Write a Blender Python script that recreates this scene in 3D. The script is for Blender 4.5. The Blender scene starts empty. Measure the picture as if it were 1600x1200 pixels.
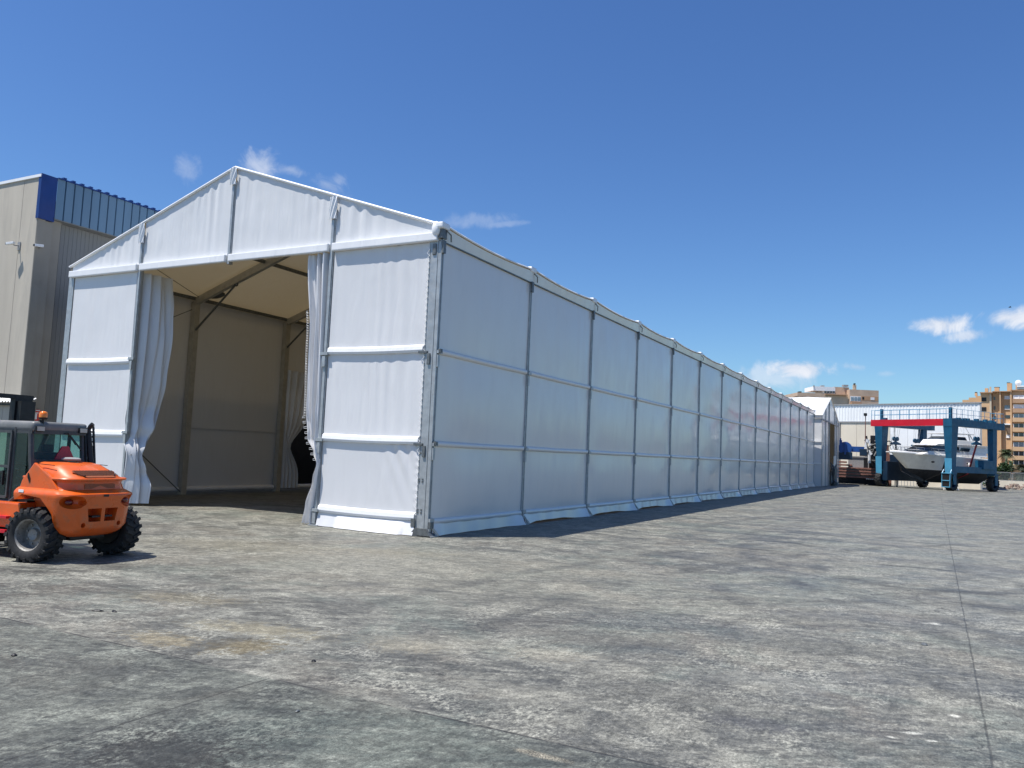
import bpy, bmesh, math, random
from mathutils import Vector, Matrix
import numpy as np
random.seed(7)
S = bpy.context.scene
COL = S.collection
R = math.radians
PI = math.pi
# ---------------------------------------------------------------- camera (fitted to the photograph)
CP = np.array([10.9315, -16.5877, 2.1223]); YAW, PITCH, ROLL, FPX = -.4865, .0851, .0425, 1256.67
cf = np.array([math.sin(YAW)*math.cos(PITCH), math.cos(YAW)*math.cos(PITCH), math.sin(PITCH)])
cr = np.array([math.cos(YAW), -math.sin(YAW), 0.]); cu = np.cross(cr, cf)
_c, _s = math.cos(ROLL), math.sin(ROLL)
cr, cu = _c*cr+_s*cu, -_s*cr+_c*cu
def ray(x, y): return cf+cr*(x-800)/FPX-cu*(y-600)/FPX
def at(x, y, D): return CP+ray(x, y)*D
def ground_at(x, y): d = ray(x, y); return CP+d*(-CP[2]/d[2])
cam = bpy.data.cameras.new('camera'); co = bpy.data.objects.new('camera', cam); COL.objects.link(co)
co.matrix_world = Matrix(((cr[0], cu[0], -cf[0], CP[0]), (cr[1], cu[1], -cf[1], CP[1]), (cr[2], cu[2], -cf[2], CP[2]), (0, 0, 0, 1)))
cam.sensor_width = 36; cam.lens = FPX/1600*36; cam.clip_start = .1; cam.clip_end = 20000
S.camera = co
S.view_settings.view_transform = 'Standard'; S.view_settings.look = 'None'; S.view_settings.gamma = 1
S.view_settings.exposure = 0.62
# ---------------------------------------------------------------- node helpers
class NT:
    def __init__(s, tree): s.t = tree; s.n = tree.nodes; s.l = tree.links
    def new(s, ty, **k):
        n = s.n.new(ty)
        for a, v in k.items(): setattr(n, a, v)
        return n
    def put(s, sock, v):
        if hasattr(v, 'links') or isinstance(v, bpy.types.NodeSocket): s.l.new(v, sock)
        else: sock.default_value = v
    def math(s, op, a, b=None, c=None, clamp=False):
        n = s.new('ShaderNodeMath', operation=op, use_clamp=clamp); s.put(n.inputs[0], a)
        if b is not None: s.put(n.inputs[1], b)
        if c is not None: s.put(n.inputs[2], c)
        return n.outputs[0]
    def vmath(s, op, a, b=None, out=0):
        n = s.new('ShaderNodeVectorMath', operation=op); s.put(n.inputs[0], a)
        if b is not None: s.put(n.inputs[1], b)
        return n.outputs['Value' if op in ('DOT_PRODUCT', 'LENGTH', 'DISTANCE') else 0]
    def mix(s, f, a, b, blend='MIX'):
        n = s.new('ShaderNodeMix', data_type='RGBA', blend_type=blend); s.put(n.inputs[0], f)
        s.put(n.inputs[6], a if not isinstance(a, tuple) else (*a[:3], 1)); s.put(n.inputs[7], b if not isinstance(b, tuple) else (*b[:3], 1))
        return n.outputs[2]
    def noise(s, vec, scale, detail=4, rough=.55, dist=0., out=0):
        n = s.new('ShaderNodeTexNoise'); s.put(n.inputs['Vector'], vec); n.inputs['Scale'].default_value = scale
        n.inputs['Detail'].default_value = detail; n.inputs['Roughness'].default_value = rough; n.inputs['Distortion'].default_value = dist
        return n.outputs[out]
    def ramp(s, f, a, b, lo=0., hi=1.):
        n = s.new('ShaderNodeMapRange', interpolation_type='SMOOTHSTEP'); s.put(n.inputs[0], f)
        n.inputs[1].default_value = a; n.inputs[2].default_value = b; n.inputs[3].default_value = lo; n.inputs[4].default_value = hi
        return n.outputs[0]
    def scale(s, vec, xyz):
        return s.vmath('MULTIPLY', vec, xyz)
    def obj(s): return s.new('ShaderNodeTexCoord').outputs['Object']
    def bump(s, h, strength, dist=.05):
        n = s.new('ShaderNodeBump'); n.inputs['Strength'].default_value = strength; n.inputs['Distance'].default_value = dist; s.put(n.inputs['Height'], h)
        return n.outputs[0]
def newmat(name):
    m = bpy.data.materials.new(name); m.use_nodes = True; t = NT(m.node_tree)
    return m, t, m.node_tree.nodes['Principled BSDF']
def mat(name, col, rough=.6, metal=0., var=.12, scale=3., bump=0., bscale=40., coat=0., stretch=(1, 1, 1), spec=.5, dirt=None):
    m, t, p = newmat(name); v = t.scale(t.obj(), stretch)
    n = t.noise(v, scale, 5, .6)
    a = tuple(c*(1-var) for c in col[:3]); b = tuple(min(1, c*(1+var)) for c in col[:3])
    c = t.mix(t.ramp(n, .3, .7), a, b)
    if dirt:
        d = t.ramp(t.noise(v, scale*2.3, 6, .65, .4), .5, .72); c = t.mix(t.math('MULTIPLY', d, dirt[1]), c, dirt[0])
    t.put(p.inputs['Base Color'], c)
    t.put(p.inputs['Roughness'], t.ramp(t.noise(v, scale*1.7, 4), .25, .75, max(.03, rough-.1), min(1, rough+.1)))
    p.inputs['Metallic'].default_value = metal; p.inputs['Coat Weight'].default_value = coat; p.inputs['Specular IOR Level'].default_value = spec
    if bump: t.put(p.inputs['Normal'], t.bump(t.noise(v, bscale, 3), bump, .01))
    return m
# ---------------------------------------------------------------- mesh builder
class MB:
    def __init__(s): s.v = []; s.f = []
    def quad(s, *pts):
        i = len(s.v); s.v += [tuple(p) for p in pts]; s.f.append(tuple(range(i, i+len(pts)))); return s
    def box(s, x0, x1, y0, y1, z0, z1):
        i = len(s.v); s.v += [(x, y, z) for z in (z0, z1) for x, y in ((x0, y0), (x1, y0), (x1, y1), (x0, y1))]
        s.f += [(i+3, i+2, i+1, i), (i+4, i+5, i+6, i+7)]+[(i+a, i+(a+1) % 4, i+4+(a+1) % 4, i+4+a) for a in range(4)]; return s
    def bar(s, p, q, w, h, up=(0, 0, 1)):
        p, q = Vector(p), Vector(q); d = (q-p).normalized(); up = Vector(up)
        if abs(d.dot(up)) > .98: up = Vector((0, 1, 0))
        a = d.cross(up).normalized(); b = a.cross(d)
        i = len(s.v)
        for e in (p, q): s.v += [tuple(e+a*x*w/2+b*y*h/2) for x, y in ((-1, -1), (1, -1), (1, 1), (-1, 1))]
        s.f += [(i+3, i+2, i+1, i), (i+4, i+5, i+6, i+7)]+[(i+k, i+(k+1) % 4, i+4+(k+1) % 4, i+4+k) for k in range(4)]; return s
    def tube(s, pts, r, n=8, cap=True):
        pts = [Vector(p) for p in pts]; rs = r if isinstance(r, (list, tuple)) else [r]*len(pts); base = len(s.v); a = None
        for k, p in enumerate(pts):
            d = (pts[min(k+1, len(pts)-1)]-pts[max(k-1, 0)]).normalized()
            if a is None: a = d.orthogonal().normalized()
            a = (a-d*a.dot(d)).normalized(); b = d.cross(a)
            s.v += [tuple(p+(a*math.cos(2*PI*j/n)+b*math.sin(2*PI*j/n))*rs[k]) for j in range(n)]
        for k in range(len(pts)-1):
            for j in range(n):
                s.f.append((base+k*n+j, base+k*n+(j+1) % n, base+(k+1)*n+(j+1) % n, base+(k+1)*n+j))
        if cap: s.f.append(tuple(base+j for j in reversed(range(n)))); s.f.append(tuple(base+(len(pts)-1)*n+j for j in range(n)))
        return s
    def prism(s, poly, a, b, axis='y'):
        m = {'y': lambda u, w, t: (u, t, w), 'x': lambda u, w, t: (t, u, w), 'z': lambda u, w, t: (u, w, t)}[axis]
        n = len(poly); i = len(s.v)
        s.v += [m(u, w, a) for u, w in poly]+[m(u, w, b) for u, w in poly]
        s.f += [tuple(range(i, i+n)), tuple(reversed(range(i+n, i+2*n)))]+[(i+k, i+n+k, i+n+(k+1) % n, i+(k+1) % n) for k in range(n)]; return s
    def grid(s, fn, nu, nv):
        i = len(s.v)
        s.v += [tuple(fn(u/nu, w/nv)) for w in range(nv+1) for u in range(nu+1)]
        s.f += [(i+w*(nu+1)+u, i+w*(nu+1)+u+1, i+(w+1)*(nu+1)+u+1, i+(w+1)*(nu+1)+u) for w in range(nv) for u in range(nu)]; return s
    def loft(s, rings, cap=True):
        i = len(s.v); n = len(rings[0])
        for r in rings: s.v += [tuple(p) for p in r]
        for k in range(len(rings)-1):
            for j in range(n): s.f.append((i+k*n+j, i+k*n+(j+1) % n, i+(k+1)*n+(j+1) % n, i+(k+1)*n+j))
        if cap: s.f.append(tuple(i+j for j in reversed(range(n)))); s.f.append(tuple(i+(len(rings)-1)*n+j for j in range(n)))
        return s
    def lathe(s, prof, c=(0, 0, 0), axis='z', n=24, cap=True):
        i = len(s.v)
        for r, h in prof:
            for j in range(n):
                a, b = r*math.cos(2*PI*j/n), r*math.sin(2*PI*j/n)
                p = {'z': (a, b, h), 'y': (a, h, b), 'x': (h, a, b)}[axis]; s.v.append((p[0]+c[0], p[1]+c[1], p[2]+c[2]))
        for k in range(len(prof)-1):
            for j in range(n): s.f.append((i+k*n+j, i+k*n+(j+1) % n, i+(k+1)*n+(j+1) % n, i+(k+1)*n+j))
        if cap: s.f.append(tuple(i+j for j in range(n))); s.f.append(tuple(i+(len(prof)-1)*n+j for j in range(n)))
        return s
    def ball(s, c, rx, ry=None, rz=None, n=12):
        ry = ry or rx; rz = rz or rx
        return s.loft([[(c[0]+rx*math.sin(t)*math.cos(2*PI*j/n), c[1]+ry*math.sin(t)*math.sin(2*PI*j/n), c[2]-rz*math.cos(t)) for j in range(n)]
                       for t in [max(.02, min(PI-.02, PI*k/(n//2))) for k in range(n//2+1)]])
    def xf(s, M):
        s.v = [tuple(M @ Vector(v)) for v in s.v]; return s
    def mesh(s, name, bevel=0, seg=2, smooth=None, keep=False):
        me = bpy.data.meshes.new(name); bm = bmesh.new()
        vs = [bm.verts.new(v) for v in s.v]
        for f in s.f:
            try: bm.faces.new([vs[i] for i in f])
            except ValueError: pass
        if not keep: bmesh.ops.recalc_face_normals(bm, faces=bm.faces)
        if bevel:
            ed = [e for e in bm.edges if len(e.link_faces) == 2 and e.calc_face_angle(0) > .5]
            bmesh.ops.bevel(bm, geom=ed, offset=bevel, segments=seg, affect='EDGES', profile=.6, clamp_overlap=True)
        bm.to_mesh(me); bm.free()
        if smooth is not None:
            for p in me.polygons: p.use_smooth = True
            me.set_sharp_from_angle(angle=R(smooth))
        return me
    def build(s, name, m, parent=None, label=None, **k):
        me = s.mesh(name, **k); me.materials.append(m); o = bpy.data.objects.new(name, me); COL.objects.link(o)
        if parent: o.parent = parent
        if label: o['label'] = label
        return o
def tag(o, label, cat, group=None, kind=None):
    o['label'] = label; o['category'] = cat
    if group: o['group'] = group
    if kind: o['kind'] = kind
    return o
def thing(name, label, cat, loc=(0, 0, 0), rz=0., group=None):
    o = bpy.data.objects.new(name, None); COL.objects.link(o); o.location = loc; o.rotation_euler = (0, 0, rz); o.empty_display_size = .2
    return tag(o, label, cat, group)
def dup(o, parent=None, loc=None, rot=None):
    c = o.copy(); COL.objects.link(c); c.parent = parent
    if loc is not None: c.location = loc
    if rot is not None: c.rotation_euler = rot
    for ch in o.children: dup(ch, c)
    return c
def boolean(o, cutters):
    for mbc in cutters:
        me = mbc.mesh('cut'); c = bpy.data.objects.new('cut', me); COL.objects.link(c); c.parent = o.parent
        md = o.modifiers.new('b', 'BOOLEAN'); md.operation = 'DIFFERENCE'; md.object = c; md.solver = 'EXACT'
        bpy.context.view_layer.update()
        dg = bpy.context.evaluated_depsgraph_get()
        nm = bpy.data.meshes.new_from_object(o.evaluated_get(dg)); o.modifiers.clear(); o.data = nm
        bpy.data.objects.remove(c)
    return o
class Facade:                 # a real vertical plane standing at its own distance: picture points -> (u, z) on it
    def __init__(s, P, ang): s.P = np.array([P[0], P[1], 0.]); s.a = ang; s.e = np.array([math.cos(ang), math.sin(ang), 0]); s.n = np.array([-math.sin(ang), math.cos(ang), 0])
    def uz(s, x, y):
        d = ray(x, y); t = ((s.P-CP)@s.n)/(d@s.n); q = CP+d*t; return float((q-s.P)@s.e), float(q[2])
    def rect(s, x0, y0, x1, y1):
        a = s.uz((x0+x1)/2, y0); b = s.uz((x0+x1)/2, y1); l = s.uz(x0, (y0+y1)/2); r = s.uz(x1, (y0+y1)/2)
        return l[0], r[0], b[1], a[1]
# ---------------------------------------------------------------- sun and sky
sdir = Vector((-2.22, -2.63, 7.95)).normalized()      # towards the sun
sun = bpy.data.lights.new('sun', 'SUN'); sun.energy = 4.0; sun.angle = R(.5); sun.color = (1, .955, .89)
so = bpy.data.objects.new('sun', sun); COL.objects.link(so); so.rotation_euler = sdir.to_track_quat('Z', 'Y').to_euler()
W = bpy.data.worlds.new('World'); S.world = W; W.use_nodes = True; t = NT(W.node_tree)
bg = W.node_tree.nodes['Background']
sky = t.new('ShaderNodeTexSky', sky_type='NISHITA'); sky.sun_disc = False
sky.sun_elevation = math.asin(sdir.z); sky.sun_rotation = math.atan2(sdir.x, sdir.y)
sky.altitude = 0; sky.air_density = 1.0; sky.dust_density = .6; sky.ozone_density = 2.2
dirv = t.new('ShaderNodeTexCoord').outputs['Generated']
hs = t.new('ShaderNodeHueSaturation'); hs.inputs['Hue'].default_value = .512; hs.inputs['Saturation'].default_value = 1.16; hs.inputs['Value'].default_value = 1.0
t.put(hs.inputs['Color'], sky.outputs[0])
col = t.mix(1.0, hs.outputs[0], (.715, .955, 1.085), 'MULTIPLY')
# small fair-weather clouds, each fixed to a compass direction
CL = [  # px, py, half width, half height, density, tilt
    (1472, 507, 50, 18, 1.0, .0), (1512, 525, 36, 13, .75, .1), (1588, 497, 54, 18, 1.0, -.05), (1252, 577, 58, 17, 1.0, .0), (1336, 573, 24, 9, .5, -.15),
    (404, 258, 40, 24, .55, .3), (455, 266, 30, 11, .36, -.1), (294, 263, 22, 24, .24, .6), (512, 290, 34, 15, .36, -.2), (530, 282, 14, 14, .25, .7),
    (748, 344, 56, 14, .2, .12), (1190, 592, 90, 24, .5, .0), (1385, 584, 18, 6, .25, 0), (785, 350, 40, 6, .2, .1)]
n1 = t.noise(dirv, 24, 7, .62, .6); n2 = t.noise(dirv, 60, 5, .6)
nn = t.math('ADD', t.math('MULTIPLY', n1, .75), t.math('MULTIPLY', n2, .25))
acc = None; acct = None
for px, py, a, b, dn, tl in CL:
    c = ray(px, py); c = c/np.linalg.norm(c)
    rr = np.cross(c, (0, 0, 1)); rr = rr/np.linalg.norm(rr); uu = np.cross(rr, c)
    k = np.linalg.norm(ray(px, py))*FPX
    r2 = (rr*math.cos(tl)+uu*math.sin(tl))*k/a; u2 = (-rr*math.sin(tl)+uu*math.cos(tl))*k/b
    dx = t.vmath('DOT_PRODUCT', dirv, tuple(r2)); dy = t.vmath('DOT_PRODUCT', dirv, tuple(u2)); dz = t.vmath('DOT_PRODUCT', dirv, tuple(c))
    rad = t.math('SQRT', t.math('ADD', t.math('MULTIPLY', dx, dx), t.math('MULTIPLY', dy, dy)))
    s_ = t.math('ADD', t.math('SUBTRACT', 1.0, rad), t.math('MULTIPLY', t.math('SUBTRACT', nn, .5), 3.4))
    mk = t.math('MULTIPLY', t.ramp(s_, -.05, .95, 0, dn), t.ramp(rad, 1.15, 1.9, 1, 0))
    mk = t.math('MULTIPLY', mk, t.math('GREATER_THAN', dz, 0))
    acc = mk if acc is None else t.math('MAXIMUM', acc, mk)
cloudc = t.mix(t.ramp(n1, .35, .7), (4.8, 5.4, 6.5), (6.6, 6.9, 7.5))
col = t.mix(acc, col, cloudc)
t.put(bg.inputs['Color'], col); bg.inputs['Strength'].default_value = .085
# ---------------------------------------------------------------- materials
M = {}
def fabric(name, base, trans, tcol, wr, glossy=.35, stains=.0, coat=0.):
    m, t, p = newmat(name); o = t.obj()
    v = t.scale(o, (7, 7, .5)); w = t.noise(v, 1.0, 3, .5, .5); v2 = t.scale(o, (2.2, 2.2, .35)); w2 = t.noise(v2, 1.0, 2, .5, .8)
    clus = t.ramp(t.noise(o, .45, 2), .42, .62)
    h = t.math('ADD', t.math('MULTIPLY', t.math('MULTIPLY', w, clus), .6), t.math('MULTIPLY', w2, .9))
    st = t.ramp(t.noise(t.scale(o, (1.2, 1.2, .5)), 1.3, 6, .65, .5), .45, .75)
    c = t.mix(t.math('MULTIPLY', st, stains), base, tuple(x*.8 for x in base))
    c = t.mix(t.ramp(t.new('ShaderNodeObjectInfo').outputs['Random'], 0, 1, 0, .07), c, tuple(x*.5 for x in base))
    t.put(p.inputs['Base Color'], c); p.inputs['Coat Weight'].default_value = coat; t.put(p.inputs['Coat Roughness'], t.ramp(t.noise(t.scale(o, (2.5, 2.5, .25)), 1.3, 4, .65), .35, .65, .05, .22))
    t.put(p.inputs['Roughness'], t.ramp(t.noise(t.scale(o, (3, 3, .6)), 1.2, 4), .3, .7, glossy-.08, glossy+.12))
    nb = t.bump(h, wr, .05); t.put(p.inputs['Normal'], nb); t.put(p.inputs['Coat Normal'], t.bump(t.math('ADD', h, t.math('MULTIPLY', t.noise(t.scale(o, (.8, .8, .12)), 1.3, 3, .55, .4), 2.2)), wr*1.6+.05 if coat else wr*1.6, .05))
    tr = t.new('ShaderNodeBsdfTranslucent'); tr.inputs[0].default_value = (*tcol, 1)
    mx = t.new('ShaderNodeMixShader'); mx.inputs[0].default_value = trans
    t.l.new(p.outputs[0], mx.inputs[1]); t.l.new(tr.outputs[0], mx.inputs[2])
    t.l.new(mx.outputs[0], m.node_tree.nodes['Material Output'].inputs[0])
    return m
M['front'] = fabric('white_pvc_front', (.72, .72, .725), .03, (.8, .62, .36), .34, .42, .2)
M['gable'] = fabric('white_pvc_gable', (.71, .715, .72), .03, (.8, .66, .42), .6, .42, .15)
M['side'] = fabric('white_pvc_side', (.78, .745, .70), .02, (.8, .66, .42), .06, .36, .22, .6)
M['roof'] = fabric('white_pvc_roof', (.8, .8, .79), .055, (.9, .66, .32), .2, .4, .1)
M['curtain'] = fabric('white_pvc_curtain', (.74, .74, .75), .04, (.85, .8, .72), .35, .33, .1)
M['beam'] = fabric('white_pvc_sleeve', (.83, .83, .83), .0, (.8, .8, .8), .5, .4, .15)
M['rail'] = mat('white_rail', (.84, .84, .84), .4, 0, .04, 2)
M['alu'] = mat('aluminium', (.40, .42, .425), .45, .4, .12, 6)
M['alu2'] = mat('pale_post', (.50, .48, .425), .45, .3, .1, 5)
M['steel_dk'] = mat('galvanised_dark', (.16, .17, .17), .5, .5, .2, 12)
M['rubber'] = mat('tyre_rubber', (.018, .018, .019), .8, 0, .25, 14, .3, 60, dirt=((.07, .065, .058), .35))
M['black'] = mat('black_paint', (.012, .012, .013), .5, .1, .2, 8)
M['orange'] = mat('orange_paint', (.72, .115, .012), .34, 0, .06, 2.5, coat=.3, bump=.03, bscale=60, dirt=((.34, .13, .06), .45))
m_ = M['orange']; t_ = NT(m_.node_tree); p_ = m_.node_tree.nodes['Principled BSDF']; src = p_.inputs['Base Color'].links[0].from_socket; o_ = t_.obj()
ch = t_.math('MULTIPLY', t_.ramp(t_.noise(t_.scale(o_, (1, 1, 2.5)), 38, 4, .7), .62, .68), t_.ramp(t_.noise(o_, 3.1, 3), .45, .6))
sc_ = t_.math('MULTIPLY', t_.ramp(t_.noise(t_.scale(o_, (1, .25, 6)), 16, 3, .6), .64, .70), t_.ramp(t_.noise(o_, 2.2, 3), .5, .62))
c_ = t_.mix(t_.math('MULTIPLY', ch, .75), src, (.10, .05, .03)); c_ = t_.mix(t_.math('MULTIPLY', sc_, .5), c_, (.55, .28, .14)); c_ = t_.mix(t_.ramp(t_.noise(o_, 1.3, 6, .7), .5, .75, 0, .35), c_, (.40, .2, .1))
t_.put(p_.inputs['Base Color'], c_)
M['orange_dk'] = mat('dull_orange_grille', (.30, .085, .03), .6, 0, .15, 30)
M['cabgrey'] = mat('cab_grey', (.055, .058, .06), .5, 0, .1, 5, dirt=((.2, .19, .17), .3))
M['rimgrey'] = mat('rim_grey', (.26, .25, .235), .55, .2, .2, 8, dirt=((.09, .075, .06), .8))
M['roofgrey'] = mat('cab_roof_grey', (.17, .172, .168), .5, 0, .1, 4, dirt=((.27, .26, .24), .4))
M['grey'] = mat('mid_grey', (.3, .3, .3), .5, 0, .1, 6)
M['white'] = mat('white_paint', (.78, .78, .77), .4, 0, .05, 3)
M['gel'] = mat('gelcoat_white', (.8, .79, .76), .22, 0, .03, 1, coat=.4)
M['hullgrey'] = mat('hull_grey', (.74, .71, .64), .3, 0, .08, .8, coat=.3)
M['antifoul'] = mat('antifouling_black', (.02, .022, .026), .7, 0, .3, 3, dirt=((.10, .08, .07), .35))
M['blue'] = mat('blue_crane_paint', (.004, .078, .15), .5, 0, .12, 1.2, dirt=((.01, .055, .09), .4))
M['blue_l'] = mat('light_blue_paint', (.075, .30, .46), .45, 0, .1, 1.2)
M['blue_d'] = mat('dark_blue_paint', (.004, .022, .05), .5, 0, .15, 1)
M['red'] = mat('red_paint', (.52, .008, .022), .45, 0, .08, 1.2)
M['redsign'] = mat('red_sign', (.55, .02, .015), .4, 0, .05, 5)
M['slingred'] = mat('red_sling', (.22, .015, .025), .8, 0, .15, 8)
M['smv'] = mat('dark_red_reflector', (.42, .02, .05), .4, 0, .1, 20)
M['amber'] = mat('amber_lens', (.85, .2, .01), .15, 0, .05, 20, coat=.5)
M['redlens'] = mat('red_lens', (.12, .006, .005), .15, 0, .1, 20, coat=.5)
M['rust'] = mat('rusty_steel', (.22, .10, .075), .85, 0, .35, 4, .3, 20, stretch=(1, 1, 4), dirt=((.38, .26, .2), .6))
M['palebeige'] = mat('pale_lime', (.16, .14, .07), .8, 0, .2, 6)
def glassmat(name, tint, a):
    m, t, p = newmat(name); p.inputs['Base Color'].default_value = (*[c*.25 for c in tint], 1); p.inputs['Roughness'].default_value = .06
    p.inputs['Specular IOR Level'].default_value = .8
    tr = t.new('ShaderNodeBsdfTransparent'); tr.inputs[0].default_value = (*tint, 1)
    mx = t.new('ShaderNodeMixShader'); mx.inputs[0].default_value = a
    t.l.new(tr.outputs[0], mx.inputs[1]); t.l.new(p.outputs[0], mx.inputs[2]); t.l.new(mx.outputs[0], m.node_tree.nodes['Material Output'].inputs[0])
    return m
M['glass'] = glassmat('tinted_cab_glass', (.55, .80, .74), .2)
M['winglass'] = mat('window_glass', (.03, .04, .05), .08, 0, .2, 1, spec=.8)
M['winpale'] = mat('pale_window_glass', (.2, .27, .32), .1, 0, .2, 1, spec=.8)
# concrete yard
def concrete():
    m, t, p = newmat('stained_concrete'); o = t.obj()
    sep = t.new('ShaderNodeSeparateXYZ'); t.put(sep.inputs[0], o); X, Y = sep.outputs[0], sep.outputs[1]
    wob = t.noise(o, .6, 3, .5, 0, 1)
    ow = t.vmath('ADD', o, t.vmath('MULTIPLY', t.vmath('SUBTRACT', wob, (.5, .5, .5)), (.4, .4, 0)))
    rot = t.new('ShaderNodeMapping'); t.put(rot.inputs[0], ow); rot.inputs['Rotation'].default_value = (0, 0, R(-24)); ov = rot.outputs[0]
    big = t.noise(o, .16, 5, .6, .6)
    mid = t.noise(t.scale(ov, (.8, 1.15, 1)), .75, 8, .7, .3)
    fine = t.noise(t.scale(ov, (1, 1.3, 1)), 6.5, 6, .72, .3)
    speck = t.noise(o, 55, 3, .7)
    grit = t.noise(t.scale(o, (1.5, .9, 1)), 17, 6, .78, .2)
    mott = t.noise(t.scale(ov, (1, 1.2, 1)), 2.0, 9, .76, .4)
    c = t.mix(t.ramp(mid, .42, .58), (.088, .090, .089), (.255, .256, .242))
    c = t.mix(t.math('MULTIPLY', t.ramp(big, .44, .56), .6), c, (.225, .222, .206))
    c = t.mix(t.ramp(mott, .42, .56, .62, 0), c, (.082, .084, .084))
    # worn pale patches
    pale = t.math('MULTIPLY', t.ramp(t.noise(t.scale(ov, (.9, 1.1, 1)), .9, 9, .74, .4), .50, .60), t.ramp(grit, .44, .56))
    c = t.mix(t.math('MULTIPLY', pale, .68), c, (.385, .385, .36))
    # greenish-grey and brownish coats
    c = t.mix(t.math('MULTIPLY', t.ramp(t.noise(o, .33, 5, .65, .8), .5, .6), .42), c, (.118, .148, .142))
    c = t.mix(t.math('MULTIPLY', t.ramp(t.noise(t.vmath('ADD', o, (31, 7, 0)), .4, 5, .65, .5), .52, .62), .4), c, (.155, .135, .118))
    # dark rubber scuffs
    sc = t.math('MULTIPLY', t.ramp(t.noise(t.scale(ov, (.8, 1.3, 1)), .8, 8, .74, .5), .52, .62), t.ramp(fine, .4, .55))
    c = t.mix(t.math('MULTIPLY', sc, .6), c, (.06, .061, .063))
    # brush streaks
    st = t.noise(t.scale(o, (5, .7, 1)), 1.6, 7, .74, .2)
    c = t.mix(t.ramp(st, .42, .6, .0, .32), c, (.07, .07, .07))
    st2 = t.noise(t.scale(ov, (1.2, 4, 1)), 1.6, 8, .78, .2)
    c = t.mix(t.ramp(st2, .5, .62, 0, .4), c, (.37, .368, .345))
    c = t.mix(t.ramp(grit, .42, .30, 0, .6), c, (.05, .05, .05))
    c = t.mix(t.ramp(grit, .58, .70, 0, .45), c, (.42, .415, .39))
    def ell(cx, cy, a, b, ang=0, nz=3.6):
        d = t.vmath('SUBTRACT', o, (cx, cy, 0)); ca, sa = math.cos(ang), math.sin(ang)
        ex = t.vmath('DOT_PRODUCT', d, (ca/a, sa/a, 0)); ey = t.vmath('DOT_PRODUCT', d, (-sa/b, ca/b, 0))
        r = t.math('SQRT', t.math('ADD', t.math('MULTIPLY', ex, ex), t.math('MULTIPLY', ey, ey)))
        return t.ramp(t.math('ADD', r, t.math('ADD', t.math('MULTIPLY', t.math('SUBTRACT', fine, .5), nz), t.math('MULTIPLY', t.math('SUBTRACT', grit, .5), nz))), .45, 1.2, 1, 0)
    for cx, cy, a, b, g, f, cc in ((4.55, -10.25, .42, .34, .5, .8, (.15, .122, .07)), (3.7, -10.55, .5, .25, 0, .62, (.25, .21, .14)), (4.1, -9.6, .9, .3, .2, .5, (.27, .24, .17)), (2.0, -8.9, .9, .4, .3, .4, (.24, .21, .15)),
                                (6.35, -12.65, .55, .4, .4, .88, (.045, .042, .04)), (-2, -4.5, 2.2, 1.0, .3, .4, (.17, .15, .11)), (1, -3, 1.6, .5, .4, .4, (.2, .18, .13)), (9.2, -4.2, 1.1, .28, .15, .5, (.075, .075, .08)), (9.6, -9.6, .5, .2, 0, .6, (.075, .075, .085)),
                                (7.0, -6.2, 1.6, .5, 0, .4, (.085, .085, .09)), (4.2, -11.6, .8, .35, .2, .45, (.08, .08, .085)), (2.2, -6.3, 1.2, .35, .3, .4, (.09, .085, .08)), (7.3, -8.6, .55, .3, .5, .5, (.33, .31, .27)), (5.9, -9.2, .5, .3, .3, .4, (.31, .28, .22))):
        c = t.mix(t.math('MULTIPLY', ell(cx, cy, a, b, g), f), c, cc)
    def wide(cx, cy, a, b, g, f, cc, c):
        return t.mix(t.math('MULTIPLY', ell(cx, cy, a, b, g, 1.6), f), c, cc)
    for q in ((3.5, -4.2, 6.5, 3.0, .1, .38, (.25, .242, .212)), (8.8, -9.3, 1.5, .55, .1, .5, (.078, .08, .082)), (7.2, -7.6, 2.2, .6, -.1, .42, (.085, .086, .088)), (9.8, -6.2, 1.6, .5, .2, .4, (.085, .09, .09)), (12.5, 12, 5, 17, 0, .38, (.235, .24, .232)),
              (10.4, -2.5, 1.8, .7, .1, .35, (.26, .265, .255)), (6.0, -8.9, .9, .4, .4, .4, (.29, .28, .25)), (9.6, -8.2, .7, .3, .3, .35, (.30, .30, .28)), (7.6, -10.0, .8, .3, .2, .4, (.28, .275, .255)), (6.6, 1.5, 3, .8, .2, .4, (.1, .1, .1)), (11.8, 4.5, 2.6, .6, -.1, .4, (.1, .102, .104)), (8.5, 20, 5, 2, .1, .3, (.1, .1, .1))):
        c = wide(*q, c)
    # tyre tracks: pairs of dark arcs
    for cx, cy, r0, f in ((14, 34, 34, .5), (14, 34, 35.6, .45), (-6, -18, 22.5, .4), (-6, -18, 24.1, .35), (30, 10, 24, .42), (30, 10, 25.7, .42), (22, -22, 23, .35), (22, -22, 24.5, .3), (8, 40, 22, .4), (2, 3, 9.5, .35), (2, 3, 11, .3), (10.6, 1.6, 1.8, .7), (7.0, 5.4, 1.3, .7), (40, -8, 34, .5), (40, -8, 35.8, .5), (6, 60, 50, .5), (6, 60, 51.7, .5)):
        d = t.vmath('DISTANCE', ow, (cx, cy, 0))
        k = t.ramp(t.math('ABSOLUTE', t.math('SUBTRACT', d, r0)), .08, .26, 1, 0)
        k = t.math('MULTIPLY', k, t.ramp(t.noise(o, .5, 4, .6), .42, .56))
        c = t.mix(t.math('MULTIPLY', k, f), c, (.062, .064, .066))
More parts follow.
